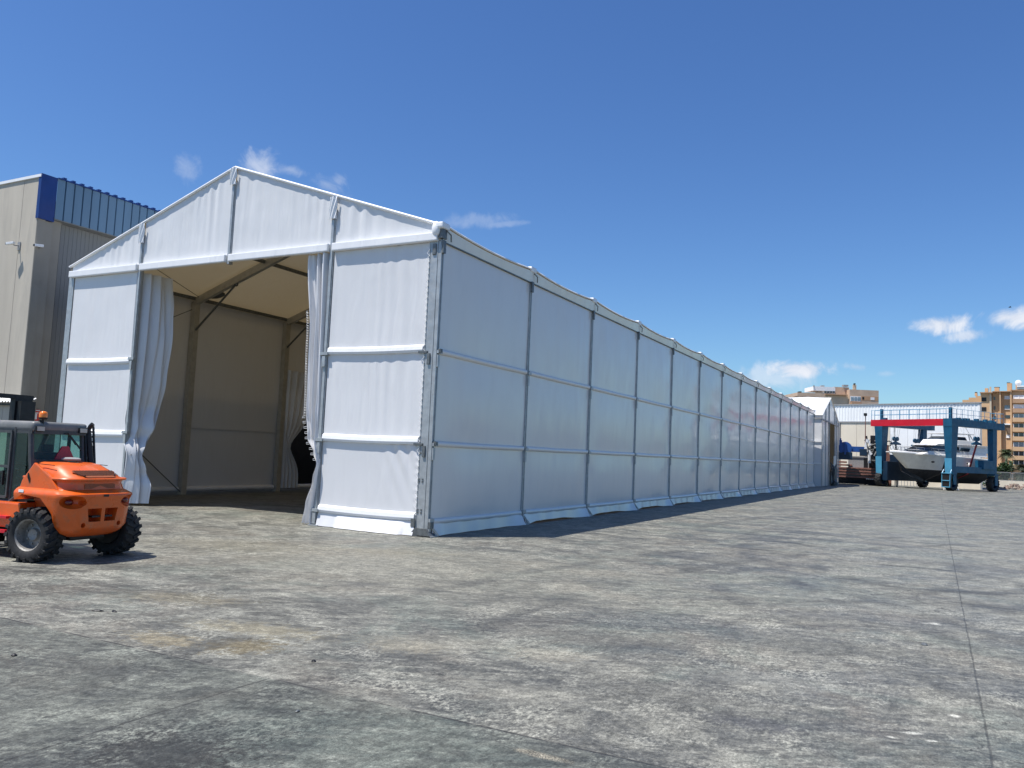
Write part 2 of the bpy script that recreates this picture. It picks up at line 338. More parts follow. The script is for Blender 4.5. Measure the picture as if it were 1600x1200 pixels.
    # white paint drips
    for cx, cy, a, b, g in ((10.76, -9.08, .075, .04, .5), (10.9, -9.2, .05, .03, .4), (11.07, -8.34, .05, .05, .2), (10.9, -3.7, .1, .09, .2), (11.33, -6.3, .035, .04, 0), (10.62, -9.3, .04, .03, 0)):
        c = t.mix(t.math('MULTIPLY', ell(cx, cy, a*1.1, b*.9, g, 3.2), .75), c, (.6, .6, .58))
    # slab joints
    def line(coord, pos, w, soft): return t.ramp(t.math('ABSOLUTE', t.math('SUBTRACT', coord, pos)), w, w+soft, 1, 0)
    wav = t.math('MULTIPLY', t.math('SUBTRACT', t.noise(o, 2.5, 3), .5), .035)
    Xw = t.math('ADD', X, wav); Yw = t.math('ADD', Y, wav)
    j = t.math('MULTIPLY', line(Xw, 11.3, .003, .011), t.ramp(t.noise(o, 3, 4), .3, .5, .3, .7))
    jy = t.math('MULTIPLY', line(Yw, -10.95, .008, .014), t.ramp(t.noise(o, 1.8, 4), .36, .5)); j = t.math('MAXIMUM', j, t.math('MULTIPLY', jy, t.math('LESS_THAN', X, 11.3)))
    jx = t.math('MULTIPLY', line(Xw, 5.6, .006, .010), t.math('LESS_THAN', Y, -10.95)); j = t.math('MAXIMUM', j, t.math('MULTIPLY', jx, .8))
    for pos, cd in ((-.1, Xw), (5.6, Xw), (17., Xw), (1.0, Yw), (13, Yw), (25, Yw), (37, Yw)):
        j = t.math('MAXIMUM', j, t.math('MULTIPLY', line(cd, pos, .006, .02), t.ramp(t.noise(o, .9, 3), .5, .62, 0, .4)))
    half = t.ramp(Yw, -11.0, -10.93, 1, 0)
    c = t.mix(half, c, t.mix(1.0, c, (.66, .70, .70), 'MULTIPLY'))
    c = t.mix(t.math('MULTIPLY', j, .88), c, (.03, .03, .03))
    # hairline cracks
    vo = t.new('ShaderNodeTexVoronoi', feature='DISTANCE_TO_EDGE'); t.put(vo.inputs['Vector'], t.vmath('ADD', o, t.vmath('MULTIPLY', t.noise(o, 1.1, 6, .65, 0, 1), (1.3, 1.3, 0)))); vo.inputs['Scale'].default_value = .42
    ck = t.math('MULTIPLY', t.ramp(vo.outputs['Distance'], .0008, .004, 1, 0), t.ramp(t.noise(t.vmath('ADD', o, (5, 11, 0)), .3, 3), .47, .56))
    c = t.mix(t.math('MULTIPLY', ck, .8), c, (.035, .035, .035))
    # broken-out patch by the joint
    ph = ell(8.46, -11.235, .24, .058, -.05, 1.2)
    gr = t.noise(o, 90, 2, .8)
    c = t.mix(ph, c, t.mix(t.ramp(gr, .42, .6), (.05, .048, .045), (.42, .39, .33)))
    c = t.mix(t.ramp(speck, .38, .62, 0, .3), c, (.055, .055, .056), 'MIX')
    c = t.mix(t.ramp(t.noise(o, 9, 6, .8), .6, .66, 0, .5), c, (.05, .05, .05))
    grit2 = t.noise(o, 70, 5, .75, .2); grit3 = t.noise(t.scale(ov, (1, 1.5, 1)), 5.2, 8, .8, .3)
    k = t.math('MULTIPLY', t.math('MULTIPLY', t.ramp(grit, .38, .62, .76, 1.24), t.ramp(grit2, .38, .62, .80, 1.20)), t.ramp(grit3, .41, .59, .76, 1.22))
    kk = t.new('ShaderNodeCombineXYZ'); [t.put(kk.inputs[i], k) for i in range(3)]
    c = t.mix(1.0, c, kk.outputs[0], 'MULTIPLY')
    c = t.mix(1.0, c, (1.085, 1.06, .935), 'MULTIPLY')
    t.put(p.inputs['Base Color'], c)
    t.put(p.inputs['Roughness'], t.ramp(mid, .35, .65, .5, .75)); p.inputs['Specular IOR Level'].default_value = .4
    h = t.math('ADD', t.math('MULTIPLY', fine, .6), t.math('MULTIPLY', speck, .35)); h = t.math('SUBTRACT', h, t.math('ADD', t.math('MULTIPLY', j, 1.2), t.math('MULTIPLY', ph, 1.5)))
    t.put(p.inputs['Normal'], t.bump(h, .35, .02))
    return m
g = MB().quad((-3000, -3000, 0), (3000, -3000, 0), (3000, 3000, 0), (-3000, 3000, 0)).build('concrete_yard', concrete())
tag(g, 'grey stained concrete yard with tyre marks and slab joints', 'ground', kind='structure')
# ================================================================ the long storage tent
TW, TL, BAY, NB = 14.7, 70., 5., 14
ZE, ZT, ZR, ZU, ZL = 7.31, 7.68, 10.14, 4.55, 2.26
PX = [0, -3.48, -7.35, -11.22, -14.7]
tent = thing('storage_tent', 'very long white fabric storage tent with open curtained gable end', 'tent')
def rz(x): return ZT+(ZR-ZT)*(1-abs(x+TW/2)/(TW/2))
# roof: two slopes, scalloped at the eaves between the arches
def sag(f): return (4*f*(1-f))
for sgn in (1, -1):
    def rf(u, w, sgn=sgn):
        y = -.07+u*(TL+.14); fr = min(max(y/BAY, 0), 14); fr = fr-math.floor(fr)
        x = -TW/2+sgn*(TW/2+.1)*w; z = ZR+.04-(ZR-ZT)*w*1.008-.10*sag(fr)*(.35+.65*w)
        return x, y, z
    MB().grid(rf, 28*8, 10).build('roof', M['roof'], tent, smooth=60)
    # eave valance on the long side
    def ev(u, w, sgn=sgn):
        y = -.02+u*(TL+.04); fr = min(max(y/BAY, 0), 14); fr = fr-math.floor(fr)
        zt = ZT-.02-.10*sag(fr); x = -TW/2+sgn*(TW/2+.09-.05*w)
        return x, y, zt+(ZE-zt)*w
    MB().grid(ev, 28*8, 4).build('eave_valance', M['side'], tent, smooth=60)
for k in range(15):            # little welded caps where arches meet the eave, plus lashing loops
    y = k*BAY
    MB().box(-.14, .13, y-.2, y+.17, ZT-.07, ZT+.10).build('eave_cap', M['rail'], tent, bevel=.05)
    m = MB(); m.tube([(.1, y+.05, ZE+.28), (.14, y+.2, ZE+.2), (.1, y+.28, ZE+.05)], .018, 6); m.box(.05, .1, y-.06, y+.06, ZE-.3, ZE+.02); m.build('lashing', M['steel_dk'], tent)
MB().bar((.03, 0, ZE-.005), (.03, TL, ZE-.005), .05, .025).build('eave_rail', M['steel_dk'], tent)
for sgn in (1, -1):
    m = MB(); m.tube([(-TW/2+sgn*(TW/2+.1), -.07+i*.25, ZT+.03-.10*sag(((i*.25-.07) % BAY)/BAY if i else 0)) for i in range(281)], .028, 6); m.build('roof_hem', M['rail'], tent, smooth=60)
# side panels facing the yard, bulging slightly, one per bay
def panel(y0, seed):
    rnd = random.Random(seed); ph = rnd.random()*6
    def f(u, w):
        y = y0+.05+u*(BAY-.1); z = .32+w*(ZE-.34)
        row = [(.32, ZL), (ZL, ZU), (ZU, ZE)]
        for a, b in row:
            if z <= b+1e-6: q = (z-a)/(b-a); break
        bul = .045*math.sin(PI*min(max(q, 0), 1))*math.sin(PI*u)
        return .0+bul+.012*math.sin(u*9+ph)*math.sin(PI*q), y, z
    return f
for k in range(NB): MB().grid(panel(k*BAY, k), 16, 36).build('side_panel', M['side'], tent, smooth=60)
r0 = None
for z in (ZU, ZL, .36):
    for k in range(NB):
        if r0 is None:
            m = MB(); n = 10
            m.tube([(0, .12, 0), (.0, BAY*.3, -.006), (.0, BAY/2, -.01), (0, BAY*.7, -.006), (0, BAY-.1, 0)], .07, 10); r0 = m.build('side_rail', M['side'], tent, smooth=50); r0.location = (.02, k*BAY, z); r0.scale = (.8, 1, 1)
            continue
        o = dup(r0, tent, (.02, k*BAY, z)); o.scale = (.8, 1, 1)
        if z < 1: o.location.z += .01*math.sin(k*3)
# skirt along the ground
for k in range(NB):
    rnd = random.Random(k+40); lift = (.0, .06, .05, .06, .045, .03, .02, .02, .02, .01, .01, .01, .01, .01)[k]
    def sk(u, w, k=k, lift=lift):
        y = k*BAY+.06+u*(BAY-.12); e = min(1, max(0, (u-.06)*9), max(0, (.80-u)*5))*lift
        z = .36-w*(.345-e); fl = max(0, 1-u*5)*.12+max(0, (u-.82)/.18)*.3
        return .03+w*(.05+fl*.5)+.015*math.sin(u*30+k), y, max(z, .012)
    MB().grid(sk, 40, 5).build('skirt', M['side'], tent, smooth=60)
# side posts on both long walls
def post_mb():
    m = MB().box(-.11, .03, -.035, .035, 0.02, ZE+.05); m.box(-.05, .045, -.06, -.03, .1, ZE-.1); m.box(-.05, .045, .03, .06, .1, ZE-.1)
    m.box(-.2, .2, -.14, .14, .006, .03)
    for z in (ZU, ZL, .42): m.box(.0, .10, -.05, .14, z-.06, z+.02); m.box(.02, .085, -.045, .045, z-.4, z-.1)
    m.bar((.04, .03, .3), (.2, .2, .02), .05, .05)
    return m
p0 = post_mb().build('post', M['alu'], tent)
for k in range(1, 15): dup(p0, tent, (0, k*BAY, 0))
p0.location = (0, 0, 0)
lp = MB().box(-.11, .11, -.12, .12, .0, ZE+.1).build('post', M['alu2'], tent, label='beige box post of the inner frame')
lp.location = (-TW+.15, BAY, 0)
for k in range(2, 15): dup(lp, tent, (-TW+.15, k*BAY, 0))
for k in range(1, 15):          # rafters and knee braces of the arches
    y = k*BAY
    for sg in (1, -1):
        e = -TW/2+sg*(TW/2-.15)
        MB().bar((e, y, ZE+.14), (-TW/2, y, ZR-.22), .16, .26).build('rafter', M['alu2'], tent)
        b = MB(); b.tube([(e, y, ZE-1.05), (e-sg*2.1, y, ZE+.72)], .04, 8); b.ball((e-sg*2.1, y, ZE+.7), .08, n=8)
        b.build('knee_brace', M['steel_dk'], tent, smooth=50)
for x in (-14.55, -11., -3.7, -.12): MB().bar((x, .1, rz(x)-.16), (x, TL-.1, rz(x)-.16), .1, .12).build('purlin', M['steel_dk'], tent)
MB().bar((-7.35, .1, ZR-.2), (-7.35, TL-.1, ZR-.2), .1, .12).build('purlin', M['steel_dk'], tent)
c = MB(); c.tube([(-14.5, .2, .1+4.6), (-14.5, 4.8, ZE-.2)], .014, 6); c.tube([(-14.5, .3, 3.6), (-14.5, 4.9, .1)], .02, 6); c.tube([(-14.3, 4.9, ZE+.3), (-12.6, .2, ZE+1.0)], .012, 6); c.build('bracing_cable', M['steel_dk'], tent)
d_ = ray(338, 462); n_ = np.array([-.3347, 0, 1.]); q_ = CP+d_*(((np.array([-14.7, 0, 7.6])-CP)@n_)/(d_@n_))
vm = MB().lathe([(.3, 0), (.34, .02), (.3, .04)], (0, 0, 0), 'z', 20); vm.xf(Matrix.Translation(Vector(q_)) @ Matrix.Rotation(-math.atan(.3347), 4, 'Y')); vm.build('roof_vent', M['steel_dk'], tent)
# far long wall: panels with one tied-back doorway in the third bay
wallm = MB()
def lw(y0, y1, z0, z1):
    def f(u, w): return -TW-.02+.03*math.sin(PI*u), y0+u*(y1-y0), z0+w*(z1-z0)
    return f
for k in range(NB):
    if k == 2: continue
    MB().grid(lw(k*BAY, (k+1)*BAY, .12, ZE+.2), 10, 8).build('far_panel', M['front'], tent, smooth=60)
MB().grid(lw(10, 15, 5.2, ZE+.2), 10, 4).build('far_panel', M['front'], tent, smooth=60)
for k in range(NB): MB().tube([(-TW+.06, k*BAY+.14, .2), (-TW+.06, k*BAY+BAY-.14, .2)], .1, 8).build('far_rail', M['rail'], tent, smooth=50)
for k in (1,): MB().box(-TW+.02, -TW+.06, k*BAY+.2, k*BAY+4.8, 2.55, 2.62).build('weld_seam', M['front'], tent)
def cur3(u, w):
    z = .15+w*5.2; pin = math.exp(-((z-2.0)/.7)**2)
    wd = 1.0+.9*max(0, (z-2.0)/3.2)-.6*pin
    return -TW+.18+.12*math.sin(u*26)*(1-.3*pin), 10.2+u*wd+(.0), z
MB().grid(cur3, 60, 24).build('curtain', M['curtain'], tent, smooth=70, label='curtain tied back at the inner doorway')
# end gable (far end) closed
gv = [(0, TL, 0.05), (0, TL, ZT), (-TW/2, TL, ZR), (-TW, TL, ZT), (-TW, TL, .05)]
MB().quad(*gv).build('far_gable', M['gable'], tent)
# front gable: four fabric panels above the eave beam
for i in range(4):
    xa, xb = PX[i]-.07, PX[i+1]+.07
    if i == 0: xa = -.05
    if i == 3: xb = -TW+.05
    def gp(u, w, xa=xa, xb=xb, i=i):
        x = xa+(xb-xa)*u; z0 = ZE+.2; z1 = rz(x)+.02; z = z0+(z1-z0)*w
        sg = math.sin(PI*u)*math.sin(PI*w)
        cx = x*1.0
        wr = (math.sin(cx*9.1+2*math.sin(cx*2.3))*.5+math.sin(cx*17+3*math.sin(cx*1.7+i))*.5)
        amp = .014*(.25+w**1.2)*(.5+.5*math.sin(cx*1.9+i*2.1))*min(1, 6*u, 6*(1-u))*(1 if w < 1 else 0)*min(1, (1-w)*14)
        return x, -.03+.012*sg+amp*wr*1.5, z
    MB().grid(gp, 120, 24).build('gable_panel', M['gable'], tent, smooth=70)
    # eave beam wrapped in white fabric
    m = MB(); m.box(xa+(-.0), xb, -.17, -.03, ZE, ZE+.22); m.build('eave_beam', M['beam'], tent, bevel=.028)
# white hem along the sloping roof edge
for sg in (1, -1):
    m = MB(); m.tube([(-TW/2, -.06, ZR+.03), (-TW/2+sg*(TW/2+.06), -.06, ZT+.02)], .04, 8); m.build('roof_hem', M['rail'], tent, smooth=50)
# gable posts
def gpost(x, z0, z1, name='gable_post'):
    m = MB(); m.box(x-.04, x+.04, -.085, .06, z0, z1); m.box(x-.065, x-.04, -.06, .02, z0+.05, z1); m.box(x+.04, x+.065, -.06, .02, z0+.05, z1)
    if z0 < .1:
        m.box(x-.16, x+.16, -.16, .16, .006, .03); m.bar((x-.1, -.02, .03), (x-.03, -.02, .34), .05, .05); m.bar((x+.1, -.02, .03), (x+.03, -.02, .34), .05, .05)
        for z in (ZU, ZL, .42): m.box(x-.13, x+.13, -.14, -.02, z-.05, z+.03); m.box(x-.05, x+.05, -.13, -.02, z-.36, z-.08)
    return m.build(name, M['alu'], tent)
for x in (PX[1], PX[3]): gpost(x, .02, rz(x)-.35)
gpost(PX[2], ZE-.05, ZR-.45)
for x in PX[1:4]:               # wrinkled fabric flaps at the post heads
    def fl(u, w, x=x):
        z = rz(x)-.02-w*(.62 if x != PX[2] else .5); return x-.13+u*.26, -.11-.05*math.sin(PI*u)+.018*math.sin(u*17+w*9), z
    MB().grid(fl, 20, 14).build('post_flap', M['rail'], tent, smooth=70)
# corner posts
m = MB(); m.box(-.28, -.06, -.07, .05, .12, ZE+.02); m.box(-.06, .02, -.05, .04, .1, ZE)
m.box(-.30, -.28, -.08, -.02, .1, ZE); m.build('corner_post', M['alu'], tent)
MB().prism([(-.46, .0), (.2, .0), (.02, .2), (-.28, .2)], -.14, .12, 'y').build('base_foot', M['steel_dk'], tent)
for bb in ((-.42, -.3, -.12, -.05, .22, .42), (.0, .12, -.05, .1, .2, .36), (-.46, -.2, -.12, -.06, ZU-.06, ZU), (-.2, -.12, -.11, -.06, ZU-.34, ZU-.061), (.0, .14, -.03, .08, ZU-.04, ZU+.05), (-.46, -.2, -.12, -.06, ZL-.06, ZL), (-.2, -.12, -.11, -.06, ZL-.34, ZL-.061), (.0, .14, -.03, .08, ZL-.04, ZL+.05), (-.2, -.1, -.1, -.06, ZE-.34, ZE-.06)):
    MB().box(*bb).build('rail_bracket', M['steel_dk'], tent, bevel=.008)
for z in (.55, .62, 1.3, 1.36, 2.0):
    for x in (-.26, -.16): MB().box(x-.02, x+.02, -.085, -.06, z, z+.04).build('bolt', M['steel_dk'], tent)
m = MB(); m.ball((-.1, -.13, ZE+.30), .12, .09, .2, 14); m.build('corner_cap', M['rail'], tent, smooth=60)
m = MB(); m.box(-.03, .09, -.12, .1, ZE+.06, ZT+.06); m.build('corner_strap', M['steel_dk'], tent, bevel=.02)
m = MB(); m.box(-TW-.05, -TW+.2, -.06, .1, .0, ZE+.02); m.build('corner_post', M['alu'], tent)
# end wall panels beside the door, three rows each side, with wrinkles
rows = [(.4, ZL), (ZL, ZU), (ZU, ZE)]
for side, (xa, xb) in enumerate(((-.32, PX[1]+.08), (PX[3]-.08, -TW+.22))):
    dz = -.12 if side else 0
    zz = [(.36, ZL+dz), (ZL+dz, ZU+dz), (ZU+dz, ZE)]
    for j, (za, zb) in enumerate(zz):
        def ep(u, w, xa=xa, xb=xb, za=za, zb=zb, j=j, side=side):
            x = xa+(xb-xa)*u; z = za+(zb-za)*w; b = math.sin(PI*u)*math.sin(PI*w)
            wv = 0
            if side == 0 and j == 0:      # diagonal drag folds by the corner post
                q = (u*1.2+(w)*.35); wv = .03*math.exp(-((u-.16)/.16)**2)*math.sin((u*1.9+(1-w)*.55)*26)*w + .012*math.exp(-(u/.03)**2)*math.sin(w*60)
            elif side == 0:
                wv = .011*math.sin(x*19+2*math.sin(x*3)+.4*math.sin(z*2))*(math.exp(-((u-.3)/.22)**2)+.7*math.exp(-((u-.93)/.07)**2))*(.4+.6*w)
            return x, -.03+.012*b+wv*.7, z
        MB().grid(ep, 90, 40).build('end_panel', M['front'], tent, smooth=70)
        if j < 2 or True:
            zr = za if j else .4
            m = MB(); m.loft([[(x, y-.0*math.sin(PI*s), z+zr-.02*math.sin(PI*s)) for y, z in ((-.035, .17), (-.10, .12), (-.115, .03), (-.09, -.03), (-.035, -.03))] for s in [i/10 for i in range(11)] for x in [xa-.02+(xb+.02-xa+.02)*s]])
            m.build('end_rail', M['beam'], tent, smooth=18)
    def skf(u, w, xa=xa, xb=xb):
        x = xa+(xb-xa)*u; z = .36-w*(.345); return x, -.05-.12*w-.04*math.sin(u*5)*w+.012*math.sin(u*33)*w-(.08*w if .1 < u < .8 else 0), max(.012, z)
    MB().grid(skf, 50, 6).build('skirt', M['front'], tent, smooth=70)
m = MB()
zs = [.5+i*.075 for i in range(90)]
m.tube([((-.36 if i % 2 else -.285), -.09+.0, z) for i, z in enumerate(zs)], .007, 5); m.build('lacing_cord', M['rail'], tent)
# door curtains, gathered and tied
def lerp(tab, z):
    for (z0, a), (z1, b) in zip(tab, tab[1:]):
        if z <= z1: q = (z-z0)/(z1-z0); q = max(q, 0); q = q*q*(3-2*q) if True else q; return a+(b-a)*q
    return tab[-1][1]
LIN = [(.08, -10.1), (.6, -10.06), (1.1, -10.35), (1.55, -10.72), (1.9, -10.45), (2.5, -10.07), (3.9, -9.74), (5.3, -9.6), (6.2, -9.66), (7.3, -9.82)]
LOUT = [(.08, -11.02), (.8, -11.0), (1.55, -10.93), (2.2, -11.2), (3, -11.25), (7.3, -11.3)]
RIN = [(.03, -4.0), (.5, -3.92), (1.2, -3.7), (1.6, -3.56), (1.9, -3.75), (2.3, -3.98), (2.9, -4.12), (5, -4.2), (7.3, -4.44)]
ROUT = [(.03, -3.5), (1.6, -3.42), (2.4, -3.5), (7.3, -3.52)]
LD = [(.08, .42), (.8, .4), (1.55, .22), (2.2, .55), (3.2, .92), (7.3, 1.0)]
RD = [(.03, .0), (7.3, .0)]
def curtain(inn, out, z0, z1, nf, seed, dep):
    rnd = random.Random(seed); ph = rnd.random()*9
    def f(u, w):
        z = z0+(z1-z0)*w; dd = lerp(dep, z); a = lerp(inn, z)-1.27*dd; b = lerp(out, z); wd = math.hypot(a-b, dd)
        uu = u+.05*math.sin(u*9+w*2+ph)*math.sin(PI*u)
        x = a+(b-a)*uu
        fold = (math.sin(u*nf+ph+.8*math.sin(w*3+u*4))+.45*math.sin(u*nf*2.3+w*5))
        amp = 1.35*min(.11, .05+.04/max(wd, .25)) * min(1, .25+3*abs(u-.02))
        big = .09*math.sin(u*4+w*1.5)
        return x+(amp*fold*.7 if dd > .1 else 0), .02+dd*(1-uu)+amp*fold*(.4 if dd > .1 else .8)+big*.6-.04*math.exp(-((z-1.6)/.4)**2)+.03*math.sin(z*7+u*11)*math.exp(-((z-2.2)/.8)**2), z
    return f
cl = MB().grid(curtain(LIN, LOUT, .08, 7.3, 16, 3, LD), 140, 110).build('curtain', M['curtain'], tent, smooth=75, label='wide curtain tied back low on the side beside the orange forklift')
cr_ = MB().grid(curtain(RIN, ROUT, .03, 7.3, 19, 8, RD), 110, 110).build('curtain', M['curtain'], tent, smooth=75, label='narrow gathered curtain with a fringe of loops at its edge')
m = MB()
for k in range(58):
    z = 1.75+k*.07; x = lerp(RIN, z); s_ = .022 if z > 2.9 else .08
    if z < 2.9 and k % 2: continue
    m.tube([(x+.03, -.0, z), (x-s_*.8, -.02, z-.01), (x-s_*.7, -.02, z-.05), (x+.03, -.0, z-.05)], .0055, 5)
m.build('loop_fringe', M['rail'], cr_)
m = MB(); m.tube([(-11.06, .12, 1.57), (-11.0, .05, 1.55), (-10.95, -.05, 1.57)], .02, 6); m.build('tie_strap', M['grey'], cl)
# ================================================================ second tent across the far end
t2 = thing('storage_tent', 'second white tent standing crosswise beyond the far end of the long one', 'tent', (.57, 0, 0))
YA, YB, YM = 71.4, 87.2, 79.0
def r2(y): return 7.42+(9.78-7.42)*(1-abs(y-YM)/(YM-YA if y < YM else YB-YM))
XB = -22
MB().grid(lambda u, w: (XB+u*(-XB+.1), YA-.1+w*(YM-YA+.1), 7.40+w*2.4-.08*sag((u*4.5) % 1)), 36, 6).build('roof', M['roof'], t2, smooth=60)
MB().grid(lambda u, w: (XB+u*(-XB+.1), YB+.1-w*(YB-YM+.1), 7.40+w*2.4), 36, 6).build('roof', M['roof'], t2, smooth=60)
MB().grid(lambda u, w: (XB+u*(-XB), YA+.03*math.sin(u*40), .03+w*7.35), 40, 8).build('side_panel', M['front'], t2, smooth=60)
MB().box(XB, .04, YA-.12, YA-.03, 6.95, 7.1).build('eave_rail', M['grey'], t2)
for z in (2.3, 4.6): MB().box(XB, -.02, YA-.1, YA-.03, z, z+.12).build('side_rail', M['rail'], t2)
DO = (77.6, 83.2)
for ya, yb in ((YA, DO[0]), (DO[1], YB)):
    MB().grid(lambda u, w, ya=ya, yb=yb: (.02*math.sin(u*17), ya+u*(yb-ya), .03+w*6.9), 24, 10).build('end_panel', M['side'], t2, smooth=60)
MB().grid(lambda u, w: (0.02, YA+u*(YB-YA), 6.93+w*(r2(YA+u*(YB-YA))-6.93)), 24, 8).build('gable_panel', M['side'], t2, smooth=60)
MB().box(-.05, .09, YA, YB, 6.86, 7.0).build('eave_beam', M['grey'], t2)
for y in (YA, 74.5, DO[0], DO[1], 85.2, YB): MB().box(.03, .11, y-.06, y+.06, 0, r2(y)-.1).build('gable_post', M['alu'], t2)
MB().grid(lambda u, w: (XB+u*(-XB), YB+.02, .03+w*7.35), 20, 6).build('side_panel', M['front'], t2, smooth=60)
MB().box(-14, -13.9, YA, YB, 0, 9).build('inner_partition', M['palebeige'], t2)
MB().box(-14, -.6, YA+.3, YA+.4, 0, 7.3).build('inner_lining', M['palebeige'], t2)
m = MB(); m.grid(lambda u, w: (.12+.1*math.sin(u*18), DO[1]-.05-u*(.9-.5*math.exp(-((w-.3)/.12)**2)), .1+w*3.2), 30, 16); m.build('curtain', M['side'], t2, smooth=70)
for y in (DO[0]+.6, DO[0]+2.6, DO[1]-.5):
    pass
# dark bundle of folded sheeting by its doorway
b = MB()
for k in range(16):
    rr = random.Random(k); b.tube([(rr.uniform(-.5, .5), rr.uniform(-1, 1), .1+rr.random()*.2), (rr.uniform(-.4, .4), rr.uniform(-.9, .9), 1.0+rr.random()*.9), (rr.uniform(-.5, .5), rr.uniform(-1, 1), rr.uniform(1.2, 2.6))], [.25, .22, .06], 6)
b = b.build('tarpaulin_bundle', M['steel_dk'], None, smooth=50); b.location = (.9, 79.4, 0); b.scale = (.7, .8, 1.0); tag(b, 'dark heap of bundled sheeting at the doorway of the far tent', 'bundle')
# ================================================================ hangar on the left
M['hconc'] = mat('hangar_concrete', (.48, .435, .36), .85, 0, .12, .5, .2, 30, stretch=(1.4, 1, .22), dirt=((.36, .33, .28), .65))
M['hconc_shade'] = mat('hangar_concrete_shaded', (.27, .25, .21), .85, 0, .08, .5, .15, 30, dirt=((.22, .2, .17), .4))  # darker copy of the hangar concrete: shade of the return faces in its colour
M['navy'] = mat('navy_flashing', (.005, .03, .16), .4, 0, .1, 1)
M['cladblue'] = mat('blue_grey_cladding', (.115, .195, .28), .38, 0, .1, .5, stretch=(1, 1, .2))
M['cladgrey'] = mat('grey_cladding', (.17, .175, .17), .5, 0, .12, .4, stretch=(1, 1, .2), dirt=((.2, .19, .14), .25))
M['dkline'] = mat('dark_seam', (.03, .028, .025), .9, 0, .1, 3)
hg = thing('hangar', 'tall concrete hangar with blue corrugated cladding along its roof edge', 'building', (-16.87, 0, 0))
for k in range(16):             # concrete wall panels, shadow gaps between
    MB().box(-1.075-2.38*(k)+.012-2.35*0, -1.075-2.38*k-2.356, .0, .3, 0, 11.1).build('wall_panel', M['hconc'], hg, bevel=.012) if k < 12 else None
MB().box(-1.05, -.1, .0, .3, 0, 11.1).build('wall_panel', M['hconc'], hg, bevel=.012)
MB().box(-40, -.15, .05, .28, 0, 11.05).build('gap_backing', M['dkline'], hg)
MB().box(-.1, -.08, .012, .30, 0, 9.6).build('panel_edge_shade', M['hconc_shade'], hg)  # thin dark plate, paints the shade on the panel's side face
MB().box(-.13, -.1, .31, 9.68-9.5+.3+.1, 0, 9.6).build('wall_panel', M['hconc_shade'], hg)
MB().box(-.5, -.16, .33, .36, 0, 9.7).build('seam', M['dkline'], hg)
MB().box(-.55, -.2, .37, .95, 0, 9.75).build('corner_column', M['hconc_shade'], hg, bevel=.01)
MB().box(-40, -.02, -.05, .4, 11.1, 11.2).build('parapet_cap', M['rail'], hg)
MB().box(-.16, .0, -.03, .55, 9.62, 11.22).build('corner_flashing', M['navy'], hg)
def corr(x0, ya, yb, z0, z1, pitch, dep, m_, name):
    n = int((yb-ya)/pitch); m = MB(); pr = []
    for k in range(n):
        y = ya+k*pitch; pr += [(y, dep), (y+pitch*.84, dep), (y+pitch*.89, 0), (y+pitch*.95, 0)]
    for (a, da), (b, db) in zip(pr, pr[1:]): m.quad((x0+da, a, z0), (x0+db, b, z0), (x0+db, b, z1), (x0+da, a, z1))
    return m.build(name, m_, hg)
corr(-.05, .55, 80, 9.75, 11.2, .34, .06, M['cladblue'], 'fascia_cladding')
corr(-.45, .95, 80, 0, 9.8, .16, .009, M['cladgrey'], 'wall_cladding')
MB().box(-.45, .0, .5, 80, 9.72, 9.75).build('soffit', M['cladgrey'], hg)
MB().box(-.3, .06, .55, 80, 11.2, 11.24).build('roof_trim', M['navy'], hg)
m = MB()
for k in range(230): m.box(-.05, .10, .70+k*.34, .82+k*.34, 11.24, 11.29)
m.build('ridge_ends', M['navy'], hg)
MB().box(-40, -.4, .4, 80, 10.4, 10.5).build('roof', M['grey'], hg)
MB().box(-.44, -.38, 11.5, 22, 0, 5.2).build('doorway', M['black'], hg)  # flat black panel added so the tent's inner opening looks onto darkness
# awning, extinguisher sign and cameras on the hangar
def screen_box(): pass
m = MB()
def awn(u, w): return -3.5+u*4.5, -.24+w*.21, 3.2+w*.12+.03*math.sin(u*4.5*2*PI/.17)
m.grid(awn, 240, 3)
aw = thing('awning', 'small corrugated awning low on the concrete hangar wall', 'awning', (-17, 0, -.06))
m.build('awning_sheet', M['rail'], aw, smooth=40)
MB().box(-3.5, .98, -.12, -.02, 3.08, 3.14).build('awning_frame', M['black'], aw)
MB().box(-3.4, -1.42, -.02, .0, 0, 3.0).build('door_leaf', M['blue_d'], aw) if False else None
dr = thing('door', 'dark blue service door under the awning on the hangar', 'door', (-20.0, -.03, 0))
MB().box(-1, .42, -.03, .02, 0, 2.95).build('door_leaf', M['blue_d'], dr, bevel=.01); MB().box(.2, .26, -.09, -.03, 1.0, 1.14).build('handle', M['alu'], dr)
sg = thing('safety_sign', 'small red sign with a white pictogram on the hangar wall', 'sign', (-16.42, -.02, 2.7))
MB().box(-.14, .14, -.03, 0, -.22, .22).build('sign_plate', M['redsign'], sg)
m = MB(); m.box(-.045, .045, -.036, -.031, -.12, .07); m.box(-.02, .02, -.036, -.031, .07, .12); m.box(.02, .09, -.036, -.031, .09, .12); m.box(-.12, .12, -.036, -.031, -.205, -.175); m.box(-.12, .12, -.036, -.031, .175, .205); m.build('pictogram', M['white'], sg)
sg.location = (-17.03, .62, 2.7); sg.rotation_euler.z = R(75)
